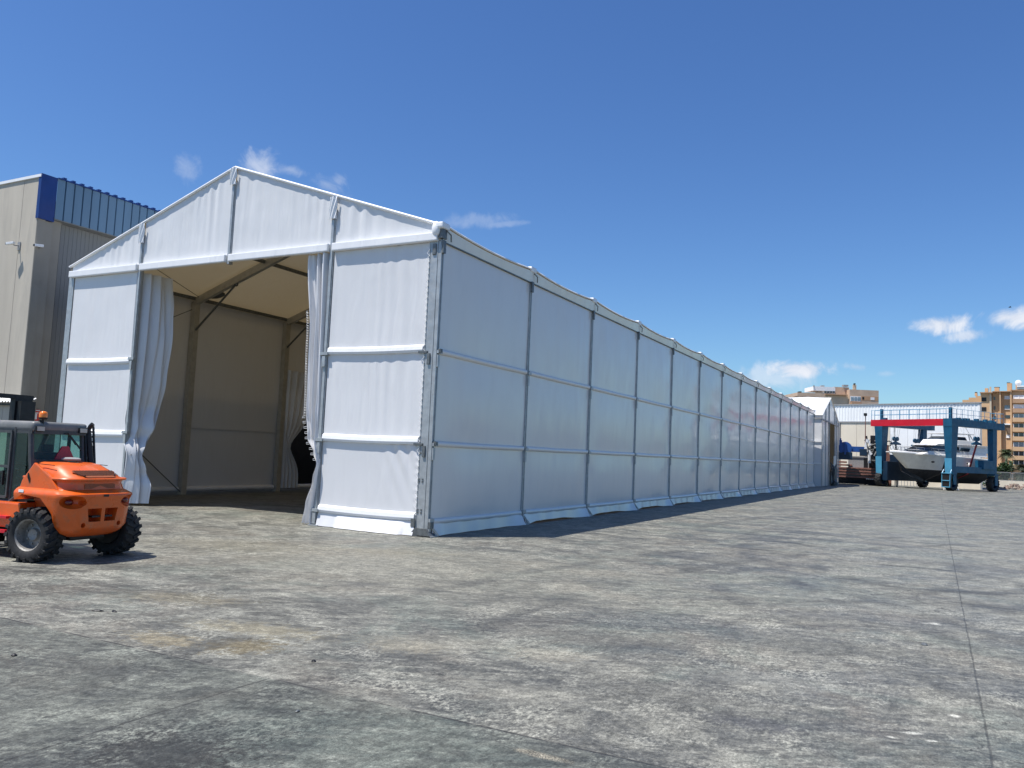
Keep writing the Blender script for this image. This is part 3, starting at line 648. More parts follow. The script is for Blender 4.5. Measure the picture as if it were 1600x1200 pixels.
def camera_fix(name, loc, rzz, label, ln):
    o = thing(name, label, 'security camera', loc, rzz, 'security cameras on the hangar')
    MB().box(-.12, .12, -.05, 0, -.28, .22).build('mount_plate', M['grey'], o, bevel=.01)
    MB().tube([(0, -.04, 0), (-.05, -.22, -.04), (-.06, -.3, -.02)], .035, 8).build('arm', M['grey'], o, smooth=50)
    h = MB().bar((.12, -.36, .06), (-.42, -.42, .0), .14, .15).build('housing', M['white'], o, bevel=.02)
    MB().bar((-.42, -.42, .0), (-.46, -.425, -.004), .11, .12).build('lens', M['black'], h)
    o.scale = (.55, .75, .6)
    return o
camera_fix('security_camera', (-17.85, 0, 8.7), .15, 'security camera on the concrete wall face pointing left from the hangar corner', .5)
camera_fix('security_camera', (-17.09, .22, 8.62), R(75), 'security camera on the side return pointing right towards the tent', .5)
# ================================================================ forklift
FX, FY = -2.2, -7.62
fk = thing('forklift', 'orange rough terrain forklift with grey cab parked before the open tent', 'forklift', (FX, FY, 0), R(5))
def ring(z, xr, hw, cx, cy, xf):
    h = [(xf, hw), (xr-cx, hw), (xr-cx*.62, hw-cy*.1), (xr-cx*.28, hw-cy*.38), (xr-cx*.08, hw-cy*.72), (xr, hw-cy), (xr+.02, 0)]
    return [(x, -y, z) for x, y in h]+[(x, y, z) for x, y in reversed(h[:-1])]
cw = MB().loft([ring(.42, .44, .52, .25, .22, -.62), ring(.49, .54, .61, .3, .25, -.62), ring(.60, .59, .675, .3, .26, -.62), ring(.86, .60, .70, .3, .27, -.62), ring(1.05, .625, .735, .3, .28, -.62),
                ring(1.10, .64, .74, .3, .28, -.62), ring(1.13, .63, .735, .3, .28, -.62), ring(1.17, .55, .70, .3, .28, -.62), ring(1.2, .5, .66, .3, .28, -.62)])
cw = cw.build('counterweight', M['orange'], fk)
arch = [(-.9, -.1), (-.9, .8), (-.62, .99), (-.42, 1.09), (.02, 1.05), (.26, .80), (.36, .45), (.38, -.1)]
cuts = [MB().prism(arch, -.95, -.36, 'y'), MB().prism(arch, .36, .95, 'y')]
for sg_ in (-1, 1):
    e = MB().ball((0, 0, 0), .19, .235, .112, 20); e.xf(Matrix.Translation((.60, sg_*.57, 1.0)) @ Matrix.Rotation(sg_*-.55*-1, 4, 'Z')); cuts.append(e)
    yy = sorted((sg_*.035, sg_*.30)); m = MB().loft([[(x, a, z) for a, z in ((yy[0]+.04*(sg_ < 0), .67), (yy[1]-.04*(sg_ > 0), .67), (yy[1], .89), (yy[0], .89))] for x in (.38, .8)]); cuts.append(m)
    for z in (.62, .99):
        m = MB().tube([(.5, sg_*(.38 if z > .8 else .35), z), (.8, sg_*(.38 if z > .8 else .35), z)], .042, 12); cuts.append(m)
boolean(cw, cuts)
for p_ in cw.data.polygons: p_.use_smooth = True
cw.data.set_sharp_from_angle(angle=R(33))
if not cw.data.materials: cw.data.materials.append(M['orange'])
for sg_ in (-1, 1):
    m = MB().ball((.47, sg_*.55, 1.0), .04, .08, .05, 12); m.build('tail_lamp', M['redlens'], cw, smooth=60)
MB().box(.655, .665, -.05, .05, 1.085, 1.125).build('badge', M['black'], cw)
m = MB(); m.box(.5, .60, -.2, .2, .74, .77); m.build('tow_bar', M['black'], cw)
# engine hood above it
def hr(z, xr, hw, s=.25): return ring(z, xr, hw, s, s*.9, -.56)
hd = MB().loft([hr(1.17, .49, .66), hr(1.2, .485, .64), hr(1.30, .47, .60), hr(1.335, .475, .605), hr(1.35, .53, .645), hr(1.375, .535, .65), hr(1.39, .52, .64)])
hd = hd.build('engine_hood', M['orange'], fk, smooth=33)
def xs(x, zt, hw, zb, r=.12):
    hwb = hw+.05
    return [(x, -hwb, zb), (x, -hw-.01, zb+(zt-zb)*.35), (x, -hw+r*.4, zb+(zt-zb)*.8), (x, -hw+r*1.3, zt), (x, 0, zt+.008), (x, hw-r*1.3, zt), (x, hw-r*.4, zb+(zt-zb)*.8), (x, hw+.01, zb+(zt-zb)*.35), (x, hwb, zb)]
ht = MB().loft([xs(-.56, 1.63, .53, 1.3), xs(-.2, 1.625, .53, 1.34), xs(.02, 1.60, .52, 1.35), xs(.14, 1.55, .51, 1.36), xs(.36, 1.455, .48, 1.37), xs(.50, 1.395, .43, 1.375)])
ht = ht.build('hood_top', M['orange'], fk, smooth=38)
gm = Matrix.Translation((.365, 0, 1.462)) @ Matrix.Rotation(R(23.5), 4, 'Y')
m = MB().prism([(.15, .27), (-.06, .42), (-.10, .40), (-.10, -.40), (-.06, -.42), (.15, -.27)], .0, .006, 'z'); m.xf(gm); m.build('grille', M['orange_dk'], ht)
m = MB()
for k in range(-13, 14): m.box(-.1, .1, k*.029-.004, k*.029+.004, .008, .014)
m.xf(gm); m.build('grille_bars', M['black'], ht)
m = MB().lathe([(.02, 1.6), (.07, 1.6), (.07, 1.65), (.15, 1.665), (.155, 1.69), (.11, 1.71), (.03, 1.715)], (-.28, .02, 0), 'z', 24); m.build('intake_cap', M['grey'], ht, smooth=40)
for y in (-.515, .515): MB().bar((-.5, y*1.005, 1.60), (.02, y*1.01, 1.585), .008, .012).build('hood_seam', M['black'], ht)
for y in (-.3, .3): MB().lathe([(.012, 0), (.016, .01), (.012, .02)], (.47, y, 1.42), 'z', 10).build('hood_bolt', M['black'], ht)
MB().box(.487, .495, -.30, .30, 1.215, 1.29).build('rear_vent', M['orange_dk'], hd)
# rear quarter shoulder, chassis rail, fender plate
m = MB().prism([(-.62, 1.15), (-.56, 1.32), (-.3, 1.62), (.1, 1.4), (.3, 1.2), (.3, 1.15)], -.655, -.60, 'y'); m.build('quarter_panel', M['orange'], fk, bevel=.015)
MB().prism([(-.62, 1.15), (-.56, 1.32), (-.3, 1.56), (.1, 1.38), (.3, 1.2), (.3, 1.15)], .60, .655, 'y').build('quarter_panel', M['orange'], fk, bevel=.015)
m = MB()
for k in range(5): m.box(-.43+.012*k, -.405+.012*k, -.662, -.655, 1.36-.02*k, 1.44-.02*k)
m.build('vent', M['black'], fk)
MB().box(-.50, -.38, -.745, -.738, 1.12, 1.165).build('side_plate', M['white'], fk)
m = MB(); m.box(-2.1, -.55, -.66, .66, .5, .93); m.build('chassis', M['orange'], fk, bevel=.03)
m = MB(); m.box(-1.6, .3, -.34, .34, .34, .55); m.box(-.25, .05, -.6, .6, .38, .5); m.build('axle_housing', M['black'], fk, bevel=.03)
m = MB(); m.box(-1.35, -.75, -.74, -.66, .42, .47); m.box(-1.35, -.75, -.74, -.66, .66, .7); m.box(-1.33, -1.29, -.72, -.66, .42, .7); m.build('step', M['red'], fk)
# wheels
def wheel(r, w, nl):
    hub = MB(); hub.lathe([(.02, -.1*w), (r*.2, -.16*w), (r*.24, -.02*w), (r*.50, .05*w), (r*.54, -.38*w), (r*.585, -.44*w), (r*.6, -.40*w), (r*.6, .4*w), (r*.3, .42*w)], (0, 0, 0), 'y', 28)
    for k in range(8): a = k*PI/4; hub.tube([(r*.36*math.cos(a), -.05*w, r*.36*math.sin(a)), (r*.36*math.cos(a), .02*w, r*.36*math.sin(a))], .02, 6)
    ty = MB(); ty.lathe([(r*.59, -.44*w), (r*.66, -.5*w), (r*.80, -.52*w), (r*.9, -.5*w), (r*.945, -.42*w), (r*.955, 0), (r*.945, .42*w), (r*.9, .5*w), (r*.8, .52*w), (r*.66, .5*w), (r*.59, .44*w)], (0, 0, 0), 'y', 40, False)
    for k in range(nl):
        for s_ in (-1, 1):
            a = 2*PI*(k+.5*(s_ > 0))/nl; b = a+.16
            p = lambda an, rr, y: (rr*math.cos(an), y, rr*math.sin(an))
            ty.bar(p(a, r*.965, s_*.50*w), p(b, r*.965, s_*.03*w), r*.115, r*.085, up=p((a+b)/2, 1, 0))
            ty.bar(p(a, r*.99, s_*.495*w), p(a-.01, r*.83, s_*.525*w), r*.115, r*.05, up=(0, s_, 0))
    return hub, ty
hub, ty = wheel(.445, .36, 20)
w1 = hub.build('wheel', M['rimgrey'], fk, smooth=35); ty.build('tyre', M['rubber'], w1, smooth=35); MB().lathe([(.02, .19), (.25, .19), (.262, .16), (.262, .06)], (0, 0, 0), 'y', 24).build('rim_dark_disc', M['black'], w1, smooth=40)  # black disc added to darken the inner side of the rim
w1.location = (-.10, -.67, .445); w1.rotation_euler = (0, .3, R(9))
w2 = dup(w1, fk, (.0, .79, .445), (0, 1.1, R(9)+PI))
w3 = dup(w1, fk, (-2.1, -.72, .52), (0, .7, 0)); w3.scale = (1.17, 1.2, 1.17)
w4 = dup(w1, fk, (-2.1, .72, .52), (0, .2, PI)); w4.scale = (1.17, 1.2, 1.17)
# cab
cab = MB()
def pil(pts, w=.07, d=.07): 
    for p, q in zip(pts, pts[1:]): cab.bar(p, q, w, d)
for s_ in (-1, 1):
    y = s_*.50
    cab.tube([(-.52, y, 1.35), (-.60, y, 1.7), (-.66, y, 2.16)], [.05, .045, .045], 8)
    cab.tube([(-1.0, s_*.52, .95), (-1.0, s_*.52, 2.2)], .032, 8)
    cab.tube([(-1.95, s_*.5, .95), (-1.88, s_*.5, 1.5), (-1.55, s_*.49, 2.14)], .04, 8)
    cab.tube([(-.62, s_*.53, 1.32), (-.85, s_*.53, 1.0), (-.98, s_*.53, .92), (-1.9, s_*.53, .92)], .04, 8)
    cab.box(-1.9, -.6, s_*.5-.03, s_*.5+.03, 2.1, 2.17)
cab.box(-.7, -.56, -.5, .5, 2.10, 2.17); cab.box(-.62, -.55, -.5, .5, 1.58, 1.66)
cab = cab.build('cab_frame', M['cabgrey'], fk, smooth=40)
MB().box(-1.66, -.56, -.54, .54, 2.13, 2.315).build('cab_roof', M['roofgrey'], fk, bevel=.075, seg=3, smooth=50)
MB().quad((-.575, -.47, 1.62), (-.575, .47, 1.62), (-.655, .47, 2.12), (-.655, -.47, 2.12)).build('rear_window', M['glass'], fk)
dr = MB(); 
for a, b in (((-1.03, 1.0), (-1.03, 2.12)), ((-1.03, 2.12), (-1.52, 2.12)), ((-1.52, 2.12), (-1.86, 1.5)), ((-1.86, 1.5), (-1.9, 1.0)), ((-1.9, 1.0), (-1.03, 1.0)), ((-1.03, 1.52), (-1.86, 1.52))):
    dr.bar((a[0], -.565, a[1]), (b[0], -.565, b[1]), .035, .045)
dr = dr.build('door', M['cabgrey'], fk)
MB().quad((-1.03, -.56, 1.02), (-1.03, -.56, 2.1), (-1.52, -.56, 2.1), (-1.86, -.56, 1.5), (-1.9, -.56, 1.02)).build('door_glass', M['glass'], dr)
m = MB(); m.bar((-1.12, -.6, 1.45), (-1.12, -.6, 1.2), .03, .04); m.bar((-1.12, -.6, 1.42), (-1.3, -.6, 1.42), .03, .03); m.build('handle', M['black'], dr)
MB().quad((-.66, -.535, 1.35), (-.7, -.53, 2.1), (-.97, -.53, 2.1), (-.97, -.535, 1.0), (-.9, -.535, 1.0)).build('quarter_window', M['glass'], fk)
MB().quad((-.66, .535, 1.35), (-.7, .53, 2.1), (-1.52, .53, 2.1), (-1.86, .53, 1.5), (-1.9, .53, 1.0), (-.9, .535, 1.0)).build('side_window', M['glass'], fk)
MB().quad((-1.93, -.47, .98), (-1.93, .47, .98), (-1.58, .47, 2.12), (-1.58, -.47, 2.12)).build('windscreen', M['glass'], fk)
m = MB(); m.box(-1.35, -.85, -.26, .26, 1.0, 1.2); m.box(-.95, -.82, -.25, .25, 1.15, 1.78); m.box(-.93, -.85, -.12, .12, 1.78, 1.92); m.build('seat', M['black'], fk, bevel=.04)
m = MB(); m.tube([(-1.8, 0, .95), (-1.62, 0, 1.45)], .04, 8); m.lathe([(.17, 0), (.19, .012), (.17, .024)], (0, 0, 0), 'z', 20) if False else None
m.tube([(-1.62+.05*math.cos(a), .19*math.sin(a), 1.47+.17*math.cos(a)*.4) for a in [k*PI/10 for k in range(21)]], .014, 6, False); m.build('steering_column', M['black'], fk)
MB().box(-1.95, -1.7, -.46, .46, .95, 1.3).build('dashboard', M['black'], fk)
MB().box(-1.9, -.6, -.5, .5, .9, .96).build('cab_floor', M['black'], fk)
m = MB().prism([(-.23, 1.60), (.23, 1.60), (.20, 1.66), (.06, 1.90), (-.06, 1.90), (-.20, 1.66)], -.60, -.57, 'x'); m.xf(Matrix.Translation((-.03+.03, .12, 0))); m.build('reflector_triangle', M['smv'], fk)
m = MB(); m.lathe([(.045, 2.30), (.05, 2.33), (.02, 2.34)], (-.62, -.36, 0), 'z', 14); m.tube([(-.58, -.36, 2.2), (-.58, -.36, 2.35)], .018, 8); m.lathe([(.055, 2.35), (.075, 2.37), (.075, 2.385), (.03, 2.387)], (-.58, -.36, 0), 'z', 16); bc = m.build('beacon_base', M['black'], fk, smooth=40)
MB().lathe([(.066, 2.385), (.068, 2.44), (.06, 2.475), (.03, 2.492), (.005, 2.495)], (-.58, -.36, 0), 'z', 18).build('beacon', M['amber'], bc, smooth=60)
for y, nm in ((-.42, 'work_lamp'), (.42, 'work_lamp')):
    o = MB().box(-.60, -.53, y-.085, y+.085, 2.14, 2.24).build(nm, M['black'], fk, bevel=.012); MB().box(-.53, -.522, y-.07, y+.07, 2.152, 2.228).build('lens', M['alu2'], o)
m = MB(); m.tube([(-.55, .05, 2.12), (-.55, .12, 2.14), (-.56, .3, 1.93)], .009, 6); m.bar((-.555, .2, 2.06), (-.55, .42, 1.84), .012, .03); m.build('wiper', M['black'], fk)
ex = MB(); ex.tube([(-.46, .62, 1.35), (-.53, .61, 1.7), (-.60, .59, 2.1), (-.61, .59, 2.22), (-.58, .6, 2.28), (-.54, .61, 2.32)], [.055, .055, .05, .04, .04, .04], 10)
for k in range(9): ex.bar((-.62+.014*k, .52, 2.2-.09*k), (-.62+.014*k, .70, 2.17-.09*k), .02, .03)
for y in (.52, .70): ex.bar((-.63, y, 2.28), (-.48, y, 1.38), .03, .03)
ex.bar((-.5, .73, 1.4), (-.55, .62, 1.62), .03, .03); ex.build('exhaust_guard', M['black'], fk)
ms = MB()
for y0, y1 in ((-.6, -.25), (.25, .6)): ms.box(-2.32, -2.18, y0, y1, .25, 2.74); ms.box(-2.18, -2.05, y0+.03, y1-.03, .25, 2.7)
ms.box(-2.34, -2.2, -.63, .63, 2.74, 2.82); ms.box(-2.3, -2.2, -.6, .6, 1.2, 1.35); ms.box(-2.34, -2.3, -.5, .5, .35, .95); ms.build('mast', M['black'], fk)
for y in (-.35, .35): MB().prism([(-2.38, .06), (-2.38, .6), (-2.33, .6), (-2.33, .06), ], y-.06, y+.06, 'y').box(-3.5, -2.36, y-.06, y+.06, .06, .105).build('fork', M['black'], fk)
# ================================================================ travel lift
L3 = at(1486, 765, 88)[:2]; L4 = at(1551, 765, 92)[:2]; dv = L4-L3; LL = float(np.hypot(*dv)); LA = math.atan2(dv[1], dv[0]); LW = 8.5
tl = thing('travel_lift', 'blue travel lift gantry with one red beam carrying a yacht', 'boat lift', (float(L3[0]), float(L3[1]), 0), LA)
ZB, ZTp = 7.1, 7.85
def leg(u, v, w0=1.0, w1=.62, light=True):
    m = MB().loft([[(u+a*w/2, v+b*d/2, z) for a, b in ((-1, -1), (1, -1), (1, 1), (-1, 1))] for z, w, d in ((1.9, w1, w1*.8), (3.6, w1*1.15, w1*.85), (7.1, w0, w0*.85))])
    return m
for (u, v) in ((0, 0), (LL, 0), (0, LW), (LL, LW)):
    a, b = (1.2, .78) if u == 0 else (.8, .7)
    l = leg(u, v, a, b).build('leg', M['blue'], tl)
    if u == 0:
        h = b*.58; MB().loft([[(u-h*k-.012, v+bb*h*.8*k, z), (u-h*k+.01, v+bb*h*.8*k, z), (u-h*k+.01, v-bb*h*.8*k, z), (u-h*k-.012, v-bb*h*.8*k, z)] for bb in (1,) for z, k in ((1.35, .99), (3.55, 1.13))]).build('pale_plate', M['blue_l'], l)
m = MB(); m.box(-.45, LL+1.9, -.4, .4, ZB, ZTp); m.build('side_beam', M['blue'], tl)
m = MB(); m.box(-.45, LL+1.9, LW-.4, LW+.4, ZB, ZTp); m.build('side_beam', M['blue'], tl)
m = MB(); m.box(-.55, .1, .55, LW+1.05, ZB+.02, ZTp+.02); m.build('end_beam', M['red'], tl)
m = MB(); m.box(-.62, .5, -.5, .5, ZB-.1, ZTp+.06); m.build('beam_head', M['blue'], tl, bevel=.02)
m = MB(); m.box(.3, LL, -.32, .32, 2.0, 2.7); m.box(LL-2.6, LL-.3, -.5, .5, 2.5, 3.5); m.build('lower_beam', M['blue'], tl, bevel=.02)
m = MB(); m.box(.3, LL, LW-.32, LW+.32, 2.0, 2.7); m.build('lower_beam', M['blue'], tl)
m = MB(); m.box(-.3, LL-1.5, LW-1.0, LW+.6, .75, 3.0); m.build('engine_house', M['blue_d'], tl, bevel=.04)
hub, ty = wheel(.86, .66, 16)
hub.v = [(x, y, z) for x, y, z in hub.v]
lw_ = None
for (u, v) in ((0, 0), (LL, 0), (0, LW), (LL, LW)):
    if lw_ is None:
        lw_ = hub.build('wheel', M['blue_d'], tl, smooth=35); ty.build('tyre', M['rubber'], lw_, smooth=35); o = lw_
    else: o = dup(lw_, tl)
    o.location = (u, v, .86)
    m = MB(); m.box(u-.25, u+.25, v-.46, v-.38, .7, 1.85); m.box(u-.25, u+.25, v+.38, v+.46, .7, 1.85); m.box(u-.35, u+.35, v-.46, v+.46, 1.8, 2.0); m.build('wheel_fork', M['blue'], tl)
m = MB(); m.box(-.95, -.6, -.45, .45, .35, 1.9); m.build('drive_guard', M['black'], tl, bevel=.03)
m = MB()
for y in (-.45, .45): m.tube([(-.98, y, .35), (-.9, y, 1.9), (-.6, y, 2.3)], .05, 6)
for z in (.4, 1.1, 1.9): m.tube([(-1.0, -.45, z), (-1.0, .45, z)], .045, 6)
m.build('guard_frame', M['blue_l'], tl)
def railing(pts, n, name='handrail'):
    m = MB()
    for (a, b), k in zip(zip(pts, pts[1:]), n):
        a, b = Vector(a), Vector(b)
        for i in range(k+1):
            p = a.lerp(b, i/k); m.tube([p, p+Vector((0, 0, 1.15))], .028, 5)
        for h in (.6, 1.15): m.tube([a+Vector((0, 0, h)), b+Vector((0, 0, h))], .022, 5)
    return m.build(name, M['blue_l'], tl)
railing([(-.5, LW+1.0, ZTp), (-.5, -.3, ZTp), (LL-1.0, -.35, ZTp)], (8, 7))
railing([(.1, LW+1.0, ZTp), (.1, .6, ZTp)], (8,))
railing([(LL+.3, -.35, ZTp), (LL+1.8, -.35, ZTp), (LL+1.8, .35, ZTp), (LL+.3, .35, ZTp), (LL+.3, -.35, ZTp)], (2, 1, 2, 1))
rr = random.Random(3)
for k in range(14):
    u = .8+k*.58; h_ = rr.uniform(.1, .35); MB().box(u-.15, u+.15, -.25, .2, ZTp, ZTp+h_).build('winch', M['blue'], tl, bevel=.02)
for u, v in ((-.2, LW*.98), (-.2, -.1)): MB().box(u-.14, u+.14, v-.14, v+.14, ZTp+.02, ZTp+1.3).build('mast_post', M['blue'], tl)
MB().box(-.5, -.1, LW-.9, LW-.2, ZTp+.02, ZTp+.24).build('winch', M['blue'], tl, bevel=.02)
# hoist blocks, ropes, slings
def hoist(u, v, z, red):
    o = MB()
    for s_ in (-.3, .3): o.lathe([(.05, -.08), (.26, -.08), (.26, .08), (.05, .08)], (u+s_, v, z+.35), 'y', 14)
    o.prism([(u-.9, z-.35), (u-.9, z-.2), (u-.2, z+.0), (u+.2, z+.0), (u+.9, z-.2), (u+.9, z-.35)], v-.1, v+.1, 'y'); o.box(u-.14, u+.14, v-.08, v+.08, z-.3, z+.4)
    ob = o.build('hoist_block', M['blue'], tl)
    r_ = MB()
    for s_ in (-.5, -.2, .2, .5): r_.tube([(u+s_, v, z+.4), (u+s_*1.25+.25, v, ZB)], .016, 5)
    r_.build('rope', M['grey'], ob)
    s = MB(); sg2 = 1 if v < LW/2 else -1
    s.bar((u, v, z-.3), (u-.2, v+sg2*.9, 1.9), .34, .03, up=(0, 1, 0)); s.bar((u-.2, v+sg2*.9, 1.9), (u-.2, LW/2, .7), .3, .03, up=(0, 1, 0)); s.build('sling', M['slingred'] if red else M['black'], ob)
hoist(1.2, .75, 5.4, False); hoist(6.2, .75, 5.6, True); hoist(1.6, LW-.75, 5.35, False); hoist(5.6, LW-.75, 5.3, False)
# ================================================================ yacht in the slings
cen = np.array(L3)+np.array([math.cos(LA), math.sin(LA)])*(LL*.5)+np.array([-math.sin(LA), math.cos(LA)])*(LW*.5)
YAN = LA-R(11)
ya = thing('motor_yacht', 'large white motor yacht hanging in the slings of the blue lift', 'boat', (float(cen[0]), float(cen[1]), 0), YAN)
HL = 6.6     # half length; bow at -x
def hull_sec(s):                 # s 0 bow .. 1 stern
    bw = 2.1*min(1, (s/.42)**.62) if s > 0 else .02
    sheer = 4.05-.55*s; ch = 2.15+.12*(1-s)**3; chw = bw*(.35+.6*min(1, s*1.9))
    xk = 1.55*(1-min(1, s*1.4))
    return bw, sheer, ch, chw
def hx(s, z):                    # raked stem
    return -HL+s*2*HL+max(0, 1-s*2.2)*2.7*max(0, (4.0-z))/2.2
rings_t = []; rings_b = []
NS = 22
for i in range(NS+1):
    s = i/NS; bw, sh, ch, cw_ = hull_sec(max(s, .004))
    a = [(hx(s, z), y, z) for y, z in ((-cw_, ch), (-cw_*.5-bw*.5, (ch+sh)/2-.08), (-bw, sh), (bw, sh), (cw_*.5+bw*.5, (ch+sh)/2-.08), (cw_, ch))]
    rings_t.append(a)
    kz = .75+1.1*max(0, 1-s*2.6)**1.5
    rings_b.append([(hx(s, z), y, z) for y, z in ((-cw_, ch), (-cw_*.85, ch-.5*(ch-kz)*.6), (0, kz), (cw_*.85, ch-.5*(ch-kz)*.6), (cw_, ch))])
hull = MB().loft(rings_t).build('hull', M['hullgrey'], ya, smooth=50)
MB().loft(rings_b).build('hull_bottom', M['antifoul'], hull, smooth=50)
deck = []
for i in range(NS+1):
    s = i/NS; bw, sh, _, _ = hull_sec(max(s, .004)); x = hx(s, sh)
    deck.append([(x-.03, -bw-.05, sh-.02), (x-.03, -bw-.05, sh+.10), (x, -bw*.8, sh+.22), (x, bw*.8, sh+.22), (x-.03, bw+.05, sh+.10), (x-.03, bw+.05, sh-.02)])
MB().loft(deck).build('deck', M['gel'], ya, smooth=40)
MB().box(-HL-.55, -HL+.7, -.25, .25, 3.98, 4.1).build('bow_pulpit', M['gel'], ya, bevel=.03)
def house(xs_, z0, z1, m_, nm, **k):
    xa0, xb0, ha, xa1, xb1, hb = xs_
    return MB().loft([[(xa0, -ha*.6, z0), (xa0+.7, -ha, z0), (xb0, -ha, z0), (xb0, ha, z0), (xa0+.7, ha, z0), (xa0, ha*.6, z0)], [(xa1, -hb*.6, z1), (xa1+.6, -hb, z1), (xb1, -hb, z1), (xb1, hb, z1), (xa1+.6, hb, z1), (xa1, hb*.6, z1)]]).build(nm, m_, ya, **k)
house((-4.6, 6.0, 1.75, -3.2, 5.9, 1.65), 3.9, 4.35, M['gel'], 'coachroof', bevel=.04)
house((-3.9, 3.6, 1.62, -2.2, 3.9, 1.5), 4.3, 5.0, M['winglass'], 'saloon_windows')
house((1.2, 6.2, 1.64, 1.3, 6.2, 1.56), 4.33, 5.0, M['gel'], 'aft_house', bevel=.02)
house((-2.6, 6.4, 1.66, -2.0, 6.4, 1.75), 5.0, 5.22, M['gel'], 'saloon_roof', bevel=.03)
house((-1.4, 4.6, 1.7, -.9, 4.4, 1.6), 5.2, 5.75, M['gel'], 'flybridge', bevel=.05)
house((-.6, 3.2, 1.45, .2, 3.0, 1.35), 5.75, 6.15, M['winglass'], 'flybridge_screen')
m = MB(); m.box(.2, 4.2, -1.5, 1.5, 6.45, 6.56); m.build('hardtop', M['gel'], ya, bevel=.04)
m = MB()
for s_ in (-1.4, 1.4):
    m.tube([(3.9, s_, 5.2), (3.4, s_, 6.5)], .07, 6); m.tube([(.6, s_, 5.8), (.9, s_, 6.5)], .04, 6); m.tube([(4.6, s_, 5.2), (3.2, s_*.85, 7.3)], .06, 6)
m.tube([(3.2, -1.2, 7.3), (3.2, 1.2, 7.3)], .06, 6); m.build('radar_arch', M['gel'], ya)
m = MB(); m.lathe([(.05, 7.35), (.38, 7.38), (.42, 7.5), (.3, 7.68), (.05, 7.72)], (3.2, .5, 0), 'z', 16); m.build('radar_dome', M['gel'], ya, smooth=60)
m = MB(); m.tube([(2.6, -1.2, 6.5), (2.2, -1.3, 8.6)], .025, 5); m.tube([(2.9, 1.2, 6.5), (2.9, 1.3, 8.9)], .025, 5); m.build('antenna', M['gel'], ya)
for sg_ in (-1, 1):
    m = MB()
    for i in range(12):
        q = .06+i*.065; bw, sh, _, _ = hull_sec(q); x = hx(q, sh); m.tube([(x, sg_*bw*.93, sh+.1), (x, sg_*bw*.9, sh+.75)], .02, 5)
        q2 = q+.065; bw2, sh2, _, _ = hull_sec(q2)
        if i < 11:
            for hh in (.45, .75): m.tube([(x, sg_*bw*.91, sh+hh), (hx(q2, sh2), sg_*bw2*.91, sh2+hh)], .018, 5)
    m.build('guard_rail', M['alu'], ya)
m = MB()
for x in (-2.6, .2, 2.6): m.ball((x, -2.03, 3.1), .28, .1, .11, 10)
m.build('porthole', M['black'], hull)
m = MB(); m.prism([(1.8, 4.45), (2.1, 4.85), (3.4, 4.85), (3.2, 4.45)], -1.68, -1.60, 'y'); m.build('aft_window', M['winglass'], ya)
m = MB(); m.tube([(2.3, -1.75, 4.5), (2.6, -2.15, 3.2)], .015, 5); m.ball((2.6, -2.2, 2.95), .14, .14, .26, 8); m.build('fender', M['white'], ya)
MB().box(-3.6, -1.2, -1.0, 1.0, 4.36, 4.5).build('deck_cover', M['grey'], ya, bevel=.05)
# boat stands beneath
for k in range(4):
    u = 1.2+k*.75; p = np.array(L3)+np.array([math.cos(LA), math.sin(LA)])*(u+.4)+np.array([-math.sin(LA), math.cos(LA)])*(1.6+.3*(k % 2))
    m = MB(); m.tube([(0, 0, .8), (0, 0, 1.55)], .04, 6)
    for a in (0, 2.1, 4.2): m.tube([(0, 0, .95), (.42*math.cos(a), .42*math.sin(a), .02)], .035, 6)
    m.box(-.16, .16, -.12, .12, 1.5, 1.58)
    o = m.build('boat_stand', M['white'], None); o.location = (float(p[0]), float(p[1]), 0)
    tag(o, 'one of the white tripod boat stands under the stern half of the yacht', 'boat stand', 'boat stands under the yacht')
# ================================================================ clutter left of the lift
def spot(px, D): q = at(px, 700, D); return float(q[0]), float(q[1])
def facing(px): d = ray(px, 700); return math.atan2(d[1], d[0])-PI/2
def P(px, D): x, y = spot(px, D); return (x, y, 0), facing(px)
sc = 1256/.88   # px per metre at unit depth off axis (approx.)
l, a = P(1340, 100)
o = thing('old_barge', 'derelict dark barge hull with rusty planked bulwark beside the far tent', 'boat', l, a)
m = MB().loft([[(x, -1.6+e, .1), (x, 1.6-e, .1), (x, 2.2-e, .95), (x, -2.2+e, .95)] for x, e in ((-1.6, .5), (-2.2, 0), (2.6, 0), (3.4, .6))]); m.build('hull', M['antifoul'], o)
for k, (z, x0, x1) in enumerate(((.85, -2.7, 2.6), (1.2, -2.8, 2.7), (1.55, -2.85, 2.75), (1.9, -2.8, 2.6), (2.25, -2.8, -.6), (2.6, -2.8, -1.2))):
    rr = random.Random(k+5); m = MB(); m.box(x0, x1, -2.3-rr.random()*.1, -1.7, z, z+.2); m.build('plank', M['rust'], o, bevel=.02)
m = MB(); m.box(-2.6, 2.5, -1.9, 1.8, .7, 2.0); m.build('hold', M['steel_dk'], o)
m = MB()
for k in range(9): m.box(1.0+k*.22, 1.1+k*.22, -2.42, -2.32, .72, .84)
m.build('bolt_row', M['rail'], o)
l, a = P(1342, 99.5)
o = thing('deckhouse', 'low grey steel deckhouse with a black doorway on the derelict barge', 'deckhouse', (l[0], l[1], 2.08), a)
MB().box(-1.2, 1.15, -1.2, 1.2, .0, 1.25).build('house_wall', M['grey'], o, bevel=.03); MB().box(-1.3, 1.2, -1.3, 1.3, 1.25, 1.4).build('house_roof', M['grey'], o); MB().box(.55, 1.0, -1.24, -1.2, .0, 1.15).build('doorway', M['black'], o)
l, a = P(1322, 97)
o = thing('winch_machine', 'blue winch with a big drum above the rusty planks', 'winch', (l[0], l[1], 3.0), a)
M['winchblue'] = mat('winch_blue', (.012, .07, .27), .45, 0, .15, 1.5)
